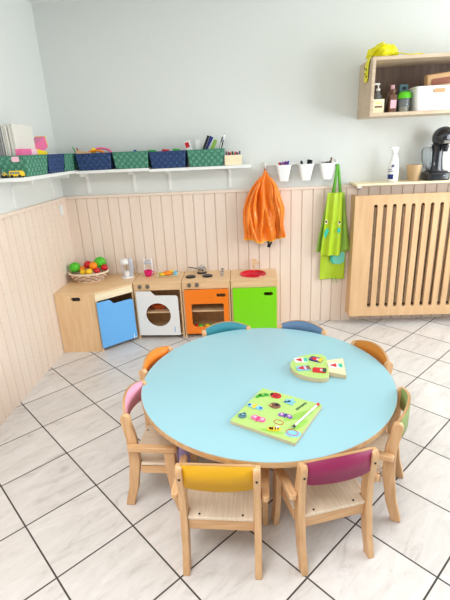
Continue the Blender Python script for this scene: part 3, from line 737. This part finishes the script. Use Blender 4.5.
MB().tube([(-.034, .004, .028), (-.07, .008, .034), (-.115, .012, .04)], .004, 8).build('handle', 'dark', po)
for (x, z, m, n) in ((1.09, .043, 'leaf', 'green toy fruit inside the orange oven, bottom left'), (1.06, .043, 'fruitred', 'red toy fruit inside the orange oven, bottom left'), (1.15, .043, 'fruityel', 'yellow toy fruit inside the orange oven, bottom middle'), (1.22, .043, 'fruitred', 'red toy fruit inside the orange oven, bottom right'), (1.19, .043, 'leaf', 'green toy fruit inside the orange oven, bottom right')):
    o = MB().ell((0, 0, .027), (.027, .027, .027)).build('toy_fruit', m, None, loc=(x, -.24, z)); tag(o, n, 'toy fruit')
# sink
hole = [(.187+.104*math.cos(2*PI*i/40), -.15+.099*math.sin(2*PI*i/40)) for i in range(40)]
sk2 = carcass('toy_sink', 'wooden play sink with red basin and lime green door', 'toy kitchen unit', 1.364, 1.748, top_holes=[hole])
MB().poly(rrect(0, .355, .03, .43, .004, 2), 'y', -.014, 0, [rrect(.252, .325, .362, .391, .014, 5)]).build('door', 'lime', sk2, bev=.0015, loc=(.016, -D-.001, 0))
MB().lathe([(.112, H+.001), (.110, H+.007), (.102, H+.004), (.092, H-.02), (.064, H-.045), (.012, H-.05), (.012, H-.056), (.068, H-.052), (.098, H-.022), (.103, H-.002)], .187, -.15, 48, 1, .95, False, False).build('basin', 'red', sk2, smooth=60)
fa = MB().box(.188, .204, -.052, -.036, H, H+.085).build('faucet', 'birch_z', sk2, bev=.002)
MB().box(.188, .204, -.11, -.036, H+.055, H+.07).build('spout', 'birch_y', fa, bev=.002)
MB().box(.192, .245, -.05, -.038, H+.06, H+.072).build('tap_lever', 'birch_x', fa, bev=.002)
MB().box(.185, .222, -.054, -.034, H+.085, H+.1).build('tap_cap', 'birch_x', fa, bev=.002)
# corner cabinet
kc = thing('toy_corner_cabinet', 'wooden corner play cabinet with sky blue door', 'toy kitchen unit', (0, 0, 0))
A, B_, C_ = (.322, -.528), (.562, -.302), (.562, -.003)
MB().poly([(.002, -.528), A, B_, C_, (.002, -.003)], 'z', H-.016, H).build('worktop', 'birch_x', kc, bev=.0015)
MB().poly(rrect(.003, .316, 0, H-.016, .0001, 1), 'y', -.526, -.512, [rrect(.132, .206, .434, .465, .0145, 6)]).build('front_panel', 'birch_z', kc, bev=.001)
MB().box(.14, .197, -.5119, -.5, .43, .468).build('handle_hole_shade', 'dark', kc)  # dark block stands in for the shade inside the handle hole
MB().box(.546, .56, -.296, -.005, 0, H-.016).build('side_panel', 'birch_z', kc, bev=.001)
MB().box(.003, .01, -.511, -.005, 0, H-.016).build('side_panel', 'birch_z', kc)
MB().box(.011, .545, -.012, -.004, .02, H-.016).build('back_panel', 'birch_z', kc)
MB().poly([(.012, -.51), (.3, -.51), (.54, -.29), (.54, -.013), (.012, -.013)], 'z', .02, .032).build('bottom_panel', 'birch_x', kc)
MB().poly([(.012, -.47), (.3, -.47), (.54, -.25), (.54, -.013), (.012, -.013)], 'z', .22, .232).build('shelf', 'birch_x', kc)
dx, dy = B_[0]-A[0], B_[1]-A[1]; dl = math.hypot(dx, dy); ang = math.atan2(dy, dx)
MB().box(.002, dl-.002, .002, .016, .425, H-.016).build('header', 'pale', kc, bev=.001, loc=(A[0], A[1], 0), rot=(0, 0, ang))  # paler wood paints in the bright light on this strip
MB().box(.0, .014, .003, .02, 0, .425).build('door_post', 'birch_z', kc, loc=(A[0], A[1], 0), rot=(0, 0, ang))
W = dl-.022
dr = MB().poly([(0, .034), (W, .034), (W, .355)]+[(W-.025+.025*math.cos(PI/2*i/5), .355+.025*math.sin(PI/2*i/5)) for i in range(1, 6)]+[(.15, .38), (.135, .385), (.115, .412), (.1, .418), (0, .418)],
     'y', -.014, 0).build('door', 'skyblue', kc, bev=.0015, loc=(A[0]+.004, A[1]-.004, 0), rot=(0, 0, ang-.02))
MB().poly([(W-.03, .03), (W-.024, .03), (W-.024, .075), (W-.03, .075)], 'y', -.0152, -.014).build('logo_strip', 'paper', dr)
MB().box(W-.02, W-.01, -.0175, -.014, .036, .042).build('logo_dot', 'paper', dr)

# ---- vegetable basket
vb = thing('wicker_basket', 'oval wicker basket of toy vegetables on the corner cabinet', 'basket', (.172, -.175, H+.0005), .12)
def ov_pt(a, f, off=0):
    rx = .112+(.160-.112)*f**.8+off; ry = .085+(.118-.085)*f**.8+off
    return (rx*math.cos(a), ry*math.sin(a), .006+.068*f)
MB().lathe([(.112, 0), (.112, .008)], seg=40, sy=.76).build('basket_base', 'wick', vb)
N = 26
b = MB()
for k in range(N):
    a = 2*PI*k/N; b.tube([ov_pt(a, f/6) for f in range(7)], .0038, 6)
b.build('stakes', 'wick', vb)
for par, m in ((0, 'wick'), (1, 'wickb')):
    b = MB()
    for row in range(9):
        if row % 2 != par: continue
        f = .06+row*.1; seg = N*4
        b.tube([ov_pt(2*PI*i/seg, f, .0045*math.cos(N/2*2*PI*i/seg+PI*(row//2))) for i in range(seg)], .0042, 6, closed=True)
    b.build('weave', m, vb)
b = MB()
for ph in (0, PI): b.tube([(lambda p: (p[0], p[1], p[2]+.005*math.sin(20*2*PI*i/120+ph)))(ov_pt(2*PI*i/120, 1.0, .004*math.cos(20*2*PI*i/120+ph))) for i in range(120)], .0042, 6, closed=True)
b.build('braided_rim', 'wick', vb)
b = MB().lathe([(.105, .0), (.138, .045)], seg=30, sy=.74).build('paper_lining', 'paper', vb)
def fruit(label, m, p, r, cab=False):
    t = thing('toy_vegetable' if cab else 'toy_fruit', label, 'toy food', p)
    if cab:
        MB().ell((0, 0, 0), (r, r, r*.9), 40, 24, lambda d: 1+.10*abs(math.sin(4*math.atan2(d.y, d.x)+3*d.z))+.08*noise.noise(d*4)).build('leaves', m, t, smooth=180)
    else:
        MB().ell((0, 0, 0), (r, r, r*.93), 24, 16).build('flesh', m, t, smooth=180)
        MB().tube([(0, 0, r*.85), (.002, 0, r*1.12)], .0022, 6).build('stem', 'pbrown', t)
fruit('green toy cabbage at the left end of the wicker basket', 'leaf', (.063, -.185, .617), .043, True)
fruit('green toy cabbage at the right back of the wicker basket', 'leaf', (.262, -.125, .640), .046, True)
fruit('dark red toy apple in the middle of the wicker basket', 'fruitred', (.162, -.14, .625), .035)
fruit('toy orange beside the dark red apple', 'fruitor', (.224, -.19, .628), .034)
fruit('small red toy tomato at the basket right rim', 'fruitred', (.305, -.16, .602), .028)
fruit('yellow toy lemon at the front left of the basket', 'fruityel', (.143, -.225, .583), .026)
fruit('yellow toy pepper at the front middle of the basket', 'fruityel', (.200, -.238, .59), .028)
fruit('orange toy tangerine behind the left yellow lemon', 'fruitor', (.122, -.175, .597), .027)
fruit('red toy tomato between yellow pepper and right rim', 'fruitred', (.255, -.208, .588), .027)

# ---- toy coffee maker
tc_ = thing('toy_coffee_maker', 'silver and white toy coffee maker on the corner cabinet', 'toy coffee maker', (.485, -.125, H+.0005), .25)
MB().lathe([(.05, 0), (.05, .008), (.046, .011)], seg=32, sx=1.05, sy=.95).build('base', 'plastic', tc_)
MB().poly([(.02, .01), (.048, .01), (.056, .08), (.05, .15), (.036, .165), (.02, .158)], 'y', -.03, .03).build('tower', 'silverp', tc_, bev=.006)
MB().poly([(-.038, .012), (-.028, .012), (-.036, .1), (-.046, .1)], 'y', -.012, .012).build('arm', 'silverp', tc_, bev=.003)
MB().lathe([(.034, .118), (.040, .128), (.038, .15), (.028, .158)], -.012, 0, 28).build('filter_head', 'plastic', tc_)
MB().lathe([(.02, .012), (.025, .02), (.026, .058), (.023, .058), (.018, .018)], -.004, -.012, 24).build('jug', 'plastic', tc_)
# ---- toy mixer and cup
tm = thing('toy_mixer', 'white toy mixer with two beaters behind the pink cup', 'toy mixer', (.655, -.06, H+.0005))
MB().poly(rrect(-.04, .04, -.03, .03, .012), 'z', 0, .008).build('base', 'plastic', tm, bev=.002)
for s in (-1, 1): MB().poly([(-.012, .008), (.012, .008), (.010, .14), (-.010, .145)], 'x', s*.032-.005, s*.032+.005).build('upright', 'plastic', tm, bev=.003)
MB().poly(rrect(-.03, .03, .095, .122, .008), 'y', -.016, .016).build('motor_head', 'silverp', tm, bev=.003)
for s in (-1, 1): MB().tube([(s*.012, 0, .095), (s*.012, 0, .05)], .004, 8).build('beater', 'pale', tm)
tp = thing('toy_cup', 'magenta toy cup standing on the white washing machine top', 'cup', (.66, -.115, H+.0005))
MB().lathe([(.022, 0), (.03, .012), (.034, .05), (.031, .05), (.026, .014)], seg=28).build('body', 'magenta', tp, smooth=60)
MB().tube([(.031, 0, .042), (.048, 0, .04), (.05, 0, .024), (.04, 0, .015), (.028, 0, .014)], .004, 8).build('handle', 'magenta', tp)
# ---- tray of toy food
tt = thing('toy_tray', 'cream toy tray on the washing machine top', 'tray', (.828, -.11, H+.0005), .06)
def r3(hw, hd, z, r=.02): return [(a, c, z) for a, c in rrect(-hw, hw, -hd, hd, r, 5)]
MB().rings([r3(.082, .05, 0), r3(.092, .06, .008), r3(.090, .058, .009), r3(.079, .047, .003)], True, True).build('dish', 'cream', tt)
def food(label, m, loc, r, fl=.4, name='toy_food'):
    o = MB().ell((0, 0, 0), (r, r*.8, r*fl), 24, 12, lambda d: 1+.08*noise.noise(d*5)).build(name, m, None, smooth=180, loc=loc); tag(o, label, 'toy food')
food('orange toy croissant on the middle of the cream tray', 'fruitor', (.825, -.115, .522), .044, .4)
food('yellow toy slice at the left of the cream tray', 'fruityel', (.785, -.13, .517), .03, .35)
food('green toy leaf at the left end of the cream tray', 'leaf', (.765, -.1, .515), .02, .4)
food('orange toy bun at the back of the cream tray', 'fruityel', (.85, -.085, .525), .03, .5)
o = MB().lathe([(.014, 0), (.018, .03), (.016, .03), (.012, .004)], seg=24).build('toy_tumbler', 'lblue', None, loc=(.893, -.115, .5045)); tag(o, 'small light blue toy tumbler on the cream tray', 'cup')

# ------------------------------------------------------------------ round table
TX, TY, TH, TR = 1.568, -1.783, .46, .592
tb = thing('round_table', 'round pale blue children\'s table with beech edge', 'table', (TX, TY, 0))
tt_ = MB().lathe([(TR-.003, TH-.026), (TR, TH-.023), (TR, TH-.004), (TR-.002, TH-.0015)], seg=160).build('tabletop', 'rim', tb, smooth=40)
MB().lathe([(TR-.003, TH-.0014), (TR-.003, TH)], seg=160).build('surface', 'laminate', tt_, smooth=40)
for k in range(4):
    a = math.radians(221+90*k)
    MB().lathe([(.022, 0), (.027, .01), (.027, TH-.034), (.045, TH-.034), (.045, TH-.0265)], .49*math.cos(a), .49*math.sin(a), 28).build('leg', 'lav', tb)

# ------------------------------------------------------------------ chairs
def smooth_path(keys, n=18):
    out = []
    for i in range(n+1):
        z = keys[0][0]+(keys[-1][0]-keys[0][0])*i/n
        for (a, *p), (b_, *q) in zip(keys, keys[1:]):
            if a <= z <= b_+1e-9:
                t = (z-a)/(b_-a); t = t*t*(3-2*t)*.5+t*.5; out.append((z, *[u+(w-u)*t for u, w in zip(p, q)])); break
    return out
def post_profile():
    c = smooth_path([(0, .020, .020), (.12, -.010, .022), (.24, -.026, .024), (.34, -.026, .023), (.455, -.008, .0205)])
    L = [(y-h, z) for z, y, h in c]; Rr = [(y+h, z) for z, y, h in c]
    cy, hh = c[-1][1], c[-1][2]
    cap = [(cy+hh*math.cos(a), .455+.022*math.sin(a)) for a in [PI*i/8 for i in range(1, 8)]]
    return L[::1][:0]+Rr+cap+L[::-1]
def fleg_profile():
    c = smooth_path([(0, -.222, .019), (.10, -.202, .0205), (.22, -.190, .022), (.316, -.190, .023)])
    return [(y+h, z) for z, y, h in c]+[(y-h, z) for z, y, h in c][::-1]
protos = {}
def make_chair(label, panelmat, x, y, ang):
    t = thing('child_chair', label, 'chair', (x, y, 0), ang-PI/2, 'small chairs around the round table')
    if not protos:
        obs = []
        for s in (-1, 1):
            a = sorted((s*.122, s*.148)); obs.append(MB().poly(post_profile(), 'x', a[0], a[1]).build('rear_leg', 'beech', t, bev=.004))
            for z, yy in ((.425, .038), (.215, .027)):
                pass
        for s in (-1, 1):
            a = sorted((s*.1490, s*.172)); obs.append(MB().poly(fleg_profile(), 'x', a[0], a[1]).build('front_leg', 'beech', t, bev=.004))
        for s in (-1, 1):
            a = sorted((s*.1485, s*.178)); obs.append(MB().poly(rrect(a[0], a[1], -.225, -.010, .0145, 6), 'z', .3165, .340).build('armrest', 'beech_y', t, bev=.003))
        for s in (-1, 1):
            a = sorted((s*.1225, s*.1485)); obs.append(MB().box(a[0], a[1], -.238, -.052, .185, .222).build('side_rail', 'beech_y', t, bev=.002))
        obs.append(MB().box(-.1215, .1215, -.034, -.014, .178, .226).build('rear_rail', 'beech_x', t, bev=.002))
        obs.append(MB().box(-.122, .122, -.238, -.220, .185, .222).build('front_rail', 'beech_x', t, bev=.002))
        pts = rrect(-.148, .148, -.275, -.024, [.02, .02, 0, 0], 5)
        pts = [(-.148, -.255)]+[(p) for p in rrect(-.148, .148, -.275, -.028, [.02, .02, 0, 0], 5)]
        sp_ = rrect(-.148, .148, -.25, -.054, [.02, .02, 0, 0], 5)[:-2]+[(.148, -.056), (.1205, -.056), (.1205, -.010), (-.1205, -.010), (-.1205, -.056), (-.148, -.056)]
        obs.append(MB().poly(sp_, 'z', .2265, .2385).build('seat', 'seat', t, bev=.002))
        for s in (-1, 1): MB().lathe([(.0045, .2385), (.0045, .2392)], s*.08, -.026, 12).build('screw', 'dark', obs[-1])
        for s in (-1, 1):
            for z, yy in ((.425, .0075),):
                MB().poly(circ(s*.135, z, .0045, 12), 'y', yy-.002, yy+.0035).build('screw', 'dark', obs[0 if s < 0 else 1])
        protos['p'] = obs
    else:
        for o in protos['p']: copy_thing(o, t)
    # curved backrest board between the posts
    n = 24; R = []
    def bow(u): return -.014+.036*(1-u*u)
    for k in range(n+1):
        u = -1+2*k/n; x_ = u*.143; y0 = bow(u); th = .0055
        z0, z1 = .380+.014*(1-u*u), .476+.030*(1-u*u); rc_ = .022; e = max(0, abs(x_)-(.143-rc_)); top = z1-(rc_-math.sqrt(max(0, rc_*rc_-e*e)))
        bot = z0+.35*(rc_-math.sqrt(max(0, rc_*rc_-e*e)))
        if abs(x_) > .119: bot = max(bot, .387)
        R.append([(x_, y0-th, bot), (x_, y0+th, bot), (x_, y0+th, top), (x_, y0-th, top)])
    core = MB().rings(R).build('backrest', 'rim', t, smooth=50)
    for sgn, nm in ((1, 'outer_face'), (-1, 'inner_face')):
        G = []
        for r in R:
            x_, zb, zt = r[0][0], r[0][2], r[2][2]; yy = (r[1][1] if sgn > 0 else r[0][1])
            G.append([(x_*.992, yy+sgn*.0006, zb+.0015), (x_*.992, yy+sgn*.0006, zt-.0015)])
        MB().rings(G, False, False, False).build(nm, panelmat, core, smooth=180, solid=.0006)
    return t
PC = {'yel': (220, 164, 16), 'mag': (148, 36, 84), 'pink': (240, 164, 190), 'or': (246, 136, 34), 'teal': (52, 140, 156), 'blue': (92, 128, 166), 'ochre': (206, 132, 50), 'gr': (140, 160, 90)}
for k, c in PC.items(): M['panel_'+k] = plain('panel_'+k, c, .5, .02)
def pol(angc, d): a = math.radians(angc); return TX+d*math.cos(a), TY+d*math.sin(a)
make_chair('small beech chair with mustard yellow backrest, seen from behind', 'panel_yel', 1.368, -2.412, math.radians(267))
make_chair('small beech chair with dark magenta backrest, seen from behind', 'panel_mag', 1.794, -2.369, math.radians(285.5))
make_chair('small beech chair with pale pink backrest left of table', 'panel_pink', .963, -1.957, math.radians(177))
make_chair('small beech chair with bright orange backrest, nearest the washing machine', 'panel_or', *pol(160.3, .611), math.radians(161))
make_chair('small chair with teal backrest behind the table, before the cooker', 'panel_teal', *pol(110, .612), math.radians(99))
make_chair('small chair with grey blue backrest behind the table', 'panel_blue', *pol(66, .612), math.radians(66))
make_chair('small chair with ochre brown backrest at right beyond the table', 'panel_ochre', *pol(21.5, .611), math.radians(22))
make_chair('small beech chair with pale green backrest right of table', 'panel_gr', *pol(-26.5, .614), math.radians(-22))

# ------------------------------------------------------------------ insect puzzle on the table
PZ = thing('insect_puzzle', 'square green insect puzzle board lying on the blue table', 'puzzle', (1.598, -2.098, TH+.0006), math.radians(-30.5))
W_, H_ = .282, .280; pt = .015
MB().poly(rrect(-W_/2, W_/2, -H_/2, H_/2, .006), 'z', 0, pt-.001).build('board', 'pside', PZ, bev=.001)
MB().poly(rrect(-W_/2+.0005, W_/2-.0005, -H_/2+.0005, H_/2-.0005, .006), 'z', pt-.0008, pt).build('printed_face', 'pgreen', PZ)
def loc_(s, t): return (-W_/2+s*W_, H_/2-t*H_)
def disc(b, cx, cy, rx, ry, z0, z1, rot=0, n=20):
    c, s = math.cos(rot), math.sin(rot)
    b.poly([(cx+rx*math.cos(a)*c-ry*math.sin(a)*s, cy+rx*math.cos(a)*s+ry*math.sin(a)*c) for a in [2*PI*i/n for i in range(n)]], 'z', z0, z1)
def piece(name, s, t, shapes, marks):
    x, y = loc_(s, t); b = MB()
    for (dx, dy, rx, ry, rot) in shapes[1]: disc(b, x+dx*1.3, y+dy*1.4, rx*1.3, ry*1.4, pt, pt+.004, rot)
    o = b.build(name, shapes[0], PZ, bev=.0006)
    for m, lst in marks:
        b = MB()
        for (dx, dy, rx, ry, rot) in lst: disc(b, x+dx*1.3, y+dy*1.4, rx*1.3, ry*1.4, pt+.004, pt+.0046, rot, 14)
        b.build('marking', m, o)
b = MB()
disc(b, *loc_(.80, .42), .07, .018, pt, pt+.0004, 1.0); disc(b, *loc_(.9, .62), .05, .013, pt, pt+.0005, 1.3); disc(b, *loc_(.62, .93), .05, .009, pt, pt+.0004, .2)
b.build('printed_leaves', 'pgreen2', PZ)
piece('grasshopper_piece', .10, .2, ('green', [(0, 0, .013, .008, .6), (.010, .008, .010, .007, 0), (-.008, -.010, .012, .006, 1.2)]), [('pgreen2', [(.002, .002, .006, .003, .5)])])
piece('ladybird_piece', .29, .11, ('fruitred', [(0, 0, .019, .014, 0)]), [('dark', [(-.015, 0, .005, .008, 0), (-.003, .006, .003, .003, 0), (.006, -.005, .003, .003, 0), (.008, .006, .003, .003, 0), (-.003, -.006, .003, .003, 0)])])
piece('dragonfly_piece', .55, .17, ('lblue', [(0, 0, .020, .004, .5), (0, .008, .014, .005, 1.2), (.004, -.006, .014, .005, -.3), (-.008, .004, .010, .005, 2.2)]), [('blue', [(-.012, -.006, .004, .004, 0)])])
piece('butterfly_piece', .15, .53, ('lblue', [(-.014, 0, .013, .009, .1), (.016, 0, .013, .009, -.1), (0, 0, .005, .014, 0)]), [('fruityel', [(0, 0, .005, .013, 0), (-.008, 0, .004, .006, 0)]), ('blue', [(-.02, 0, .005, .005, 0), (.021, 0, .005, .005, 0)])])
piece('hedgehog_piece', .40, .36, ('pbrown', [(0, 0, .018, .014, 0), (-.012, -.004, .008, .006, 0)]), [('kraft', [(-.013, -.005, .005, .004, 0)]), ('dark', [(.004, .003, .008, .006, 0)])])
piece('moth_piece', .64, .52, ('purple', [(-.012, 0, .012, .008, .6), (.012, .002, .012, .008, -.4), (0, 0, .004, .010, 0)]), [('navy', [(0, 0, .003, .009, 0)]), ('lpink', [(.012, .003, .004, .003, 0), (-.012, 0, .004, .003, 0)])])
piece('beetle_piece', .10, .82, ('slate', [(0, 0, .014, .012, 0), (.0, .011, .006, .006, 0)]), [('dark', [(-.004, 0, .002, .004, 0), (.005, 0, .002, .004, 0)]), ('lblue', [(0, .004, .006, .003, 0)])])
piece('butterfly_piece', .335, .78, ('pink', [(-.012, .002, .012, .011, .4), (.012, .002, .012, .011, -.4), (0, 0, .004, .014, 0)]), [('lpink', [(-.013, .004, .005, .004, 0), (.013, .004, .005, .004, 0)]), ('magenta', [(0, 0, .003, .012, 0)])])
piece('bee_piece', .64, .87, ('fruityel', [(0, 0, .018, .009, .4), (-.012, -.006, .008, .007, 0)]), [('dark', [(.002, .001, .002, .008, .4), (.009, .004, .002, .007, .4), (-.005, -.002, .002, .008, .4)]), ('paper', [(.004, .010, .007, .004, 1.0)])])
x, y = loc_(.62, .70)
MB().tube([(x+.020*math.cos(a), y+.013*math.sin(a), pt+.001) for a in [2*PI*i/24 for i in range(24)]], .0012, 6, closed=True).build('printed_loop', 'fruitred', PZ)
x, y = loc_(.88, .82)
b = MB(); disc(b, x+.006, y-.005, .03, .021, pt, pt+.0008, .4); b.build('printed_net', 'lblue', PZ)
MB().tube([(x+.023*math.cos(a), y+.016*math.sin(a), pt+.001) for a in [2*PI*i/28 for i in range(28)]], .0014, 6, closed=True).build('net_hoop', 'fruitred', PZ)
b = MB(); q0, q1 = Vector(loc_(.715, .30)), Vector(loc_(.775, .06))
for k in range(7):
    q = q0.lerp(q1, (k+.5)/7); rr_ = .0062 if k in (0, 3) else .0048
    b.poly(circ(q.x, q.y, rr_, 12), 'z', pt, pt+.0006, [circ(q.x, q.y, rr_*.45, 12)])
    b.box(q.x-.0062, q.x-.004, q.y-.003, q.y+.004, pt, pt+.0006)
b.build('printed_lettering', 'dgreen', PZ)

# the magnet wand lying on top
p0 = loc_(.85, .735); p1 = loc_(.945, .06)
wd = thing('magnet_wand', 'white magnetic wand with red tip lying on the insect puzzle', 'wand', (0, 0, 0))
cA, sA = math.cos(math.radians(-30.5)), math.sin(math.radians(-30.5))
def toW(p, z): return (1.598+p[0]*cA-p[1]*sA, -2.098+p[0]*sA+p[1]*cA, z)
zz = TH+pt+.0064
a_, b__ = Vector(toW(p0, zz)), Vector(toW(p1, zz))
MB().tube([a_, a_.lerp(b__, .5), b__], .0042, 12).build('rod', 'plastic', wd)
MB().tube([a_, a_.lerp(b__, .07)], .0055, 12).build('magnet', 'dark', wd)
MB().tube([a_.lerp(b__, .96), a_.lerp(b__, 1.05)], .0055, 12).build('red_tip', 'fruitred', wd)

# ------------------------------------------------------------------ mushroom shaped puzzle
mp = thing('mushroom_puzzle', 'green and cream mushroom shaped gnome puzzle on the blue table', 'puzzle', (1.792, -1.718, TH+.0006), math.radians(-6))
cap = [(.085, -.105), (.085, .105)]
cap = [(.085-.0, -.085)]+[(.07+.015*math.cos(a), -.10+.02*math.sin(a)) for a in (-.6, -1.2)]
capd = [(.045-.145*math.sin(a), -.125*math.cos(a)) for a in [PI*i/28 for i in range(29)]]
outline = [(.082, -.085), (.078, -.105), (.064, -.12)]+capd+[(.064, .12), (.078, .105), (.082, .085)]
MB().poly(outline[::-1], 'z', 0, .021).build('cap_board', 'pside', mp, bev=.001)
MB().poly([(p[0]*.985, p[1]*.985) for p in outline[::-1]], 'z', .021, .0222).build('cap_face', 'pgreen', mp)
st = [(.0805, -.06), (.16, -.085), (.165, .085), (.0805, .06)]
MB().poly(st, 'z', 0, .0208).build('stem_board', 'pside', mp, bev=.001)
MB().poly([(.082, -.057), (.158, -.082), (.163, .082), (.082, .057)], 'z', .0208, .0222).build('stem_face', 'pcream', mp)
for i, (gx_, gy_, r_) in enumerate([(-.045, .048, .1), (.03, .06, -.4), (-.035, -.035, .2), (.04, -.05, -.1), (.12, .0, 0)]):
    c, s = math.cos(r_), math.sin(r_)
    def T_(pts): return [(gx_+px*c-py*s, gy_+px*s+py*c) for px, py in pts]
    o = MB().poly(T_(rrect(-.034, .032, -.023, .023, .012)), 'z', .0222, .0262).build('gnome_piece', ('paper', 'navy', 'lblue', 'fruitred', 'paper')[i], mp, bev=.0006)
    MB().poly(T_([(-.032, 0), (.002, -.020), (.002, .020)]), 'z', .0262, .0268).build('hat', 'fruitred', o)
    b = MB(); b.poly(T_(circ(.008, 0, .010, 14)), 'z', .0262, .0267); b.build('face', 'lpink', o)
    MB().poly(T_([(.013, -.017), (.031, -.020), (.031, .020), (.013, .017)]), 'z', .0262, .0268).build('clothes', ('teal', 'fruityel', 'pbrown', 'dgreen', 'teal')[i], o)
b = MB()
for k in range(26):
    a, rr_ = random.uniform(0, 2*PI), random.uniform(.3, .95); px, py = -.01-.0+.085*rr_*math.cos(a), .105*rr_*math.sin(a)
    disc(b, px, py, .002, .002, .0222, .0225, 0, 6)
b.build('dots', 'fruitor', mp)

# ------------------------------------------------------------------ light
def area(name, loc, rot, sx, sy, power, color):
    l = bpy.data.lights.new(name, 'AREA'); l.shape = 'RECTANGLE'; l.size = sx; l.size_y = sy; l.energy = power; l.color = color
    o = bpy.data.objects.new(name, l); COL.objects.link(o); o.location = loc; o.rotation_euler = rot; return o
area('window_daylight', (XR+.12, (wy0+wy1)/2, (wz0+wz1)/2), (0, PI/2, 0), 1.5, 2.25, 96, (.88, .95, 1.0))
area('left_floor_fill', (.9, -3.3, ZC-.06), (0, 0, 0), 1.2, 1.2, 47, (.96, .975, 1.0))  # added fill to brighten the left floor, no lamp known here
w = bpy.data.worlds.new('daylight'); SC.world = w; w.use_nodes = True
bg = w.node_tree.nodes['Background']; bg.inputs['Color'].default_value = (.90, .955, 1.0, 1); bg.inputs['Strength'].default_value = .62

# ------------------------------------------------------------------ camera
cam = bpy.data.cameras.new('camera'); co = bpy.data.objects.new('camera', cam); COL.objects.link(co)
cam.sensor_fit = 'HORIZONTAL'; cam.sensor_width = 36; cam.lens = 426.99/450*36
R_ = Vector((.99841409, .03523461, -.04390713)); U_ = Vector((.02945829, .33764534, .94081233)); F_ = Vector((-.04797419, .94061371, -.33607191))
mw = Matrix(((R_.x, U_.x, -F_.x, 1.48245), (R_.y, U_.y, -F_.y, -3.5946), (R_.z, U_.z, -F_.z, 1.50645), (0, 0, 0, 1)))
co.matrix_world = mw; cam.clip_start = .05
SC.camera = co
SC.view_settings.view_transform = 'Standard'; SC.view_settings.look = 'None'; SC.view_settings.gamma = 1
SC.view_settings.use_curve_mapping = False
SC.view_settings.exposure = -.03
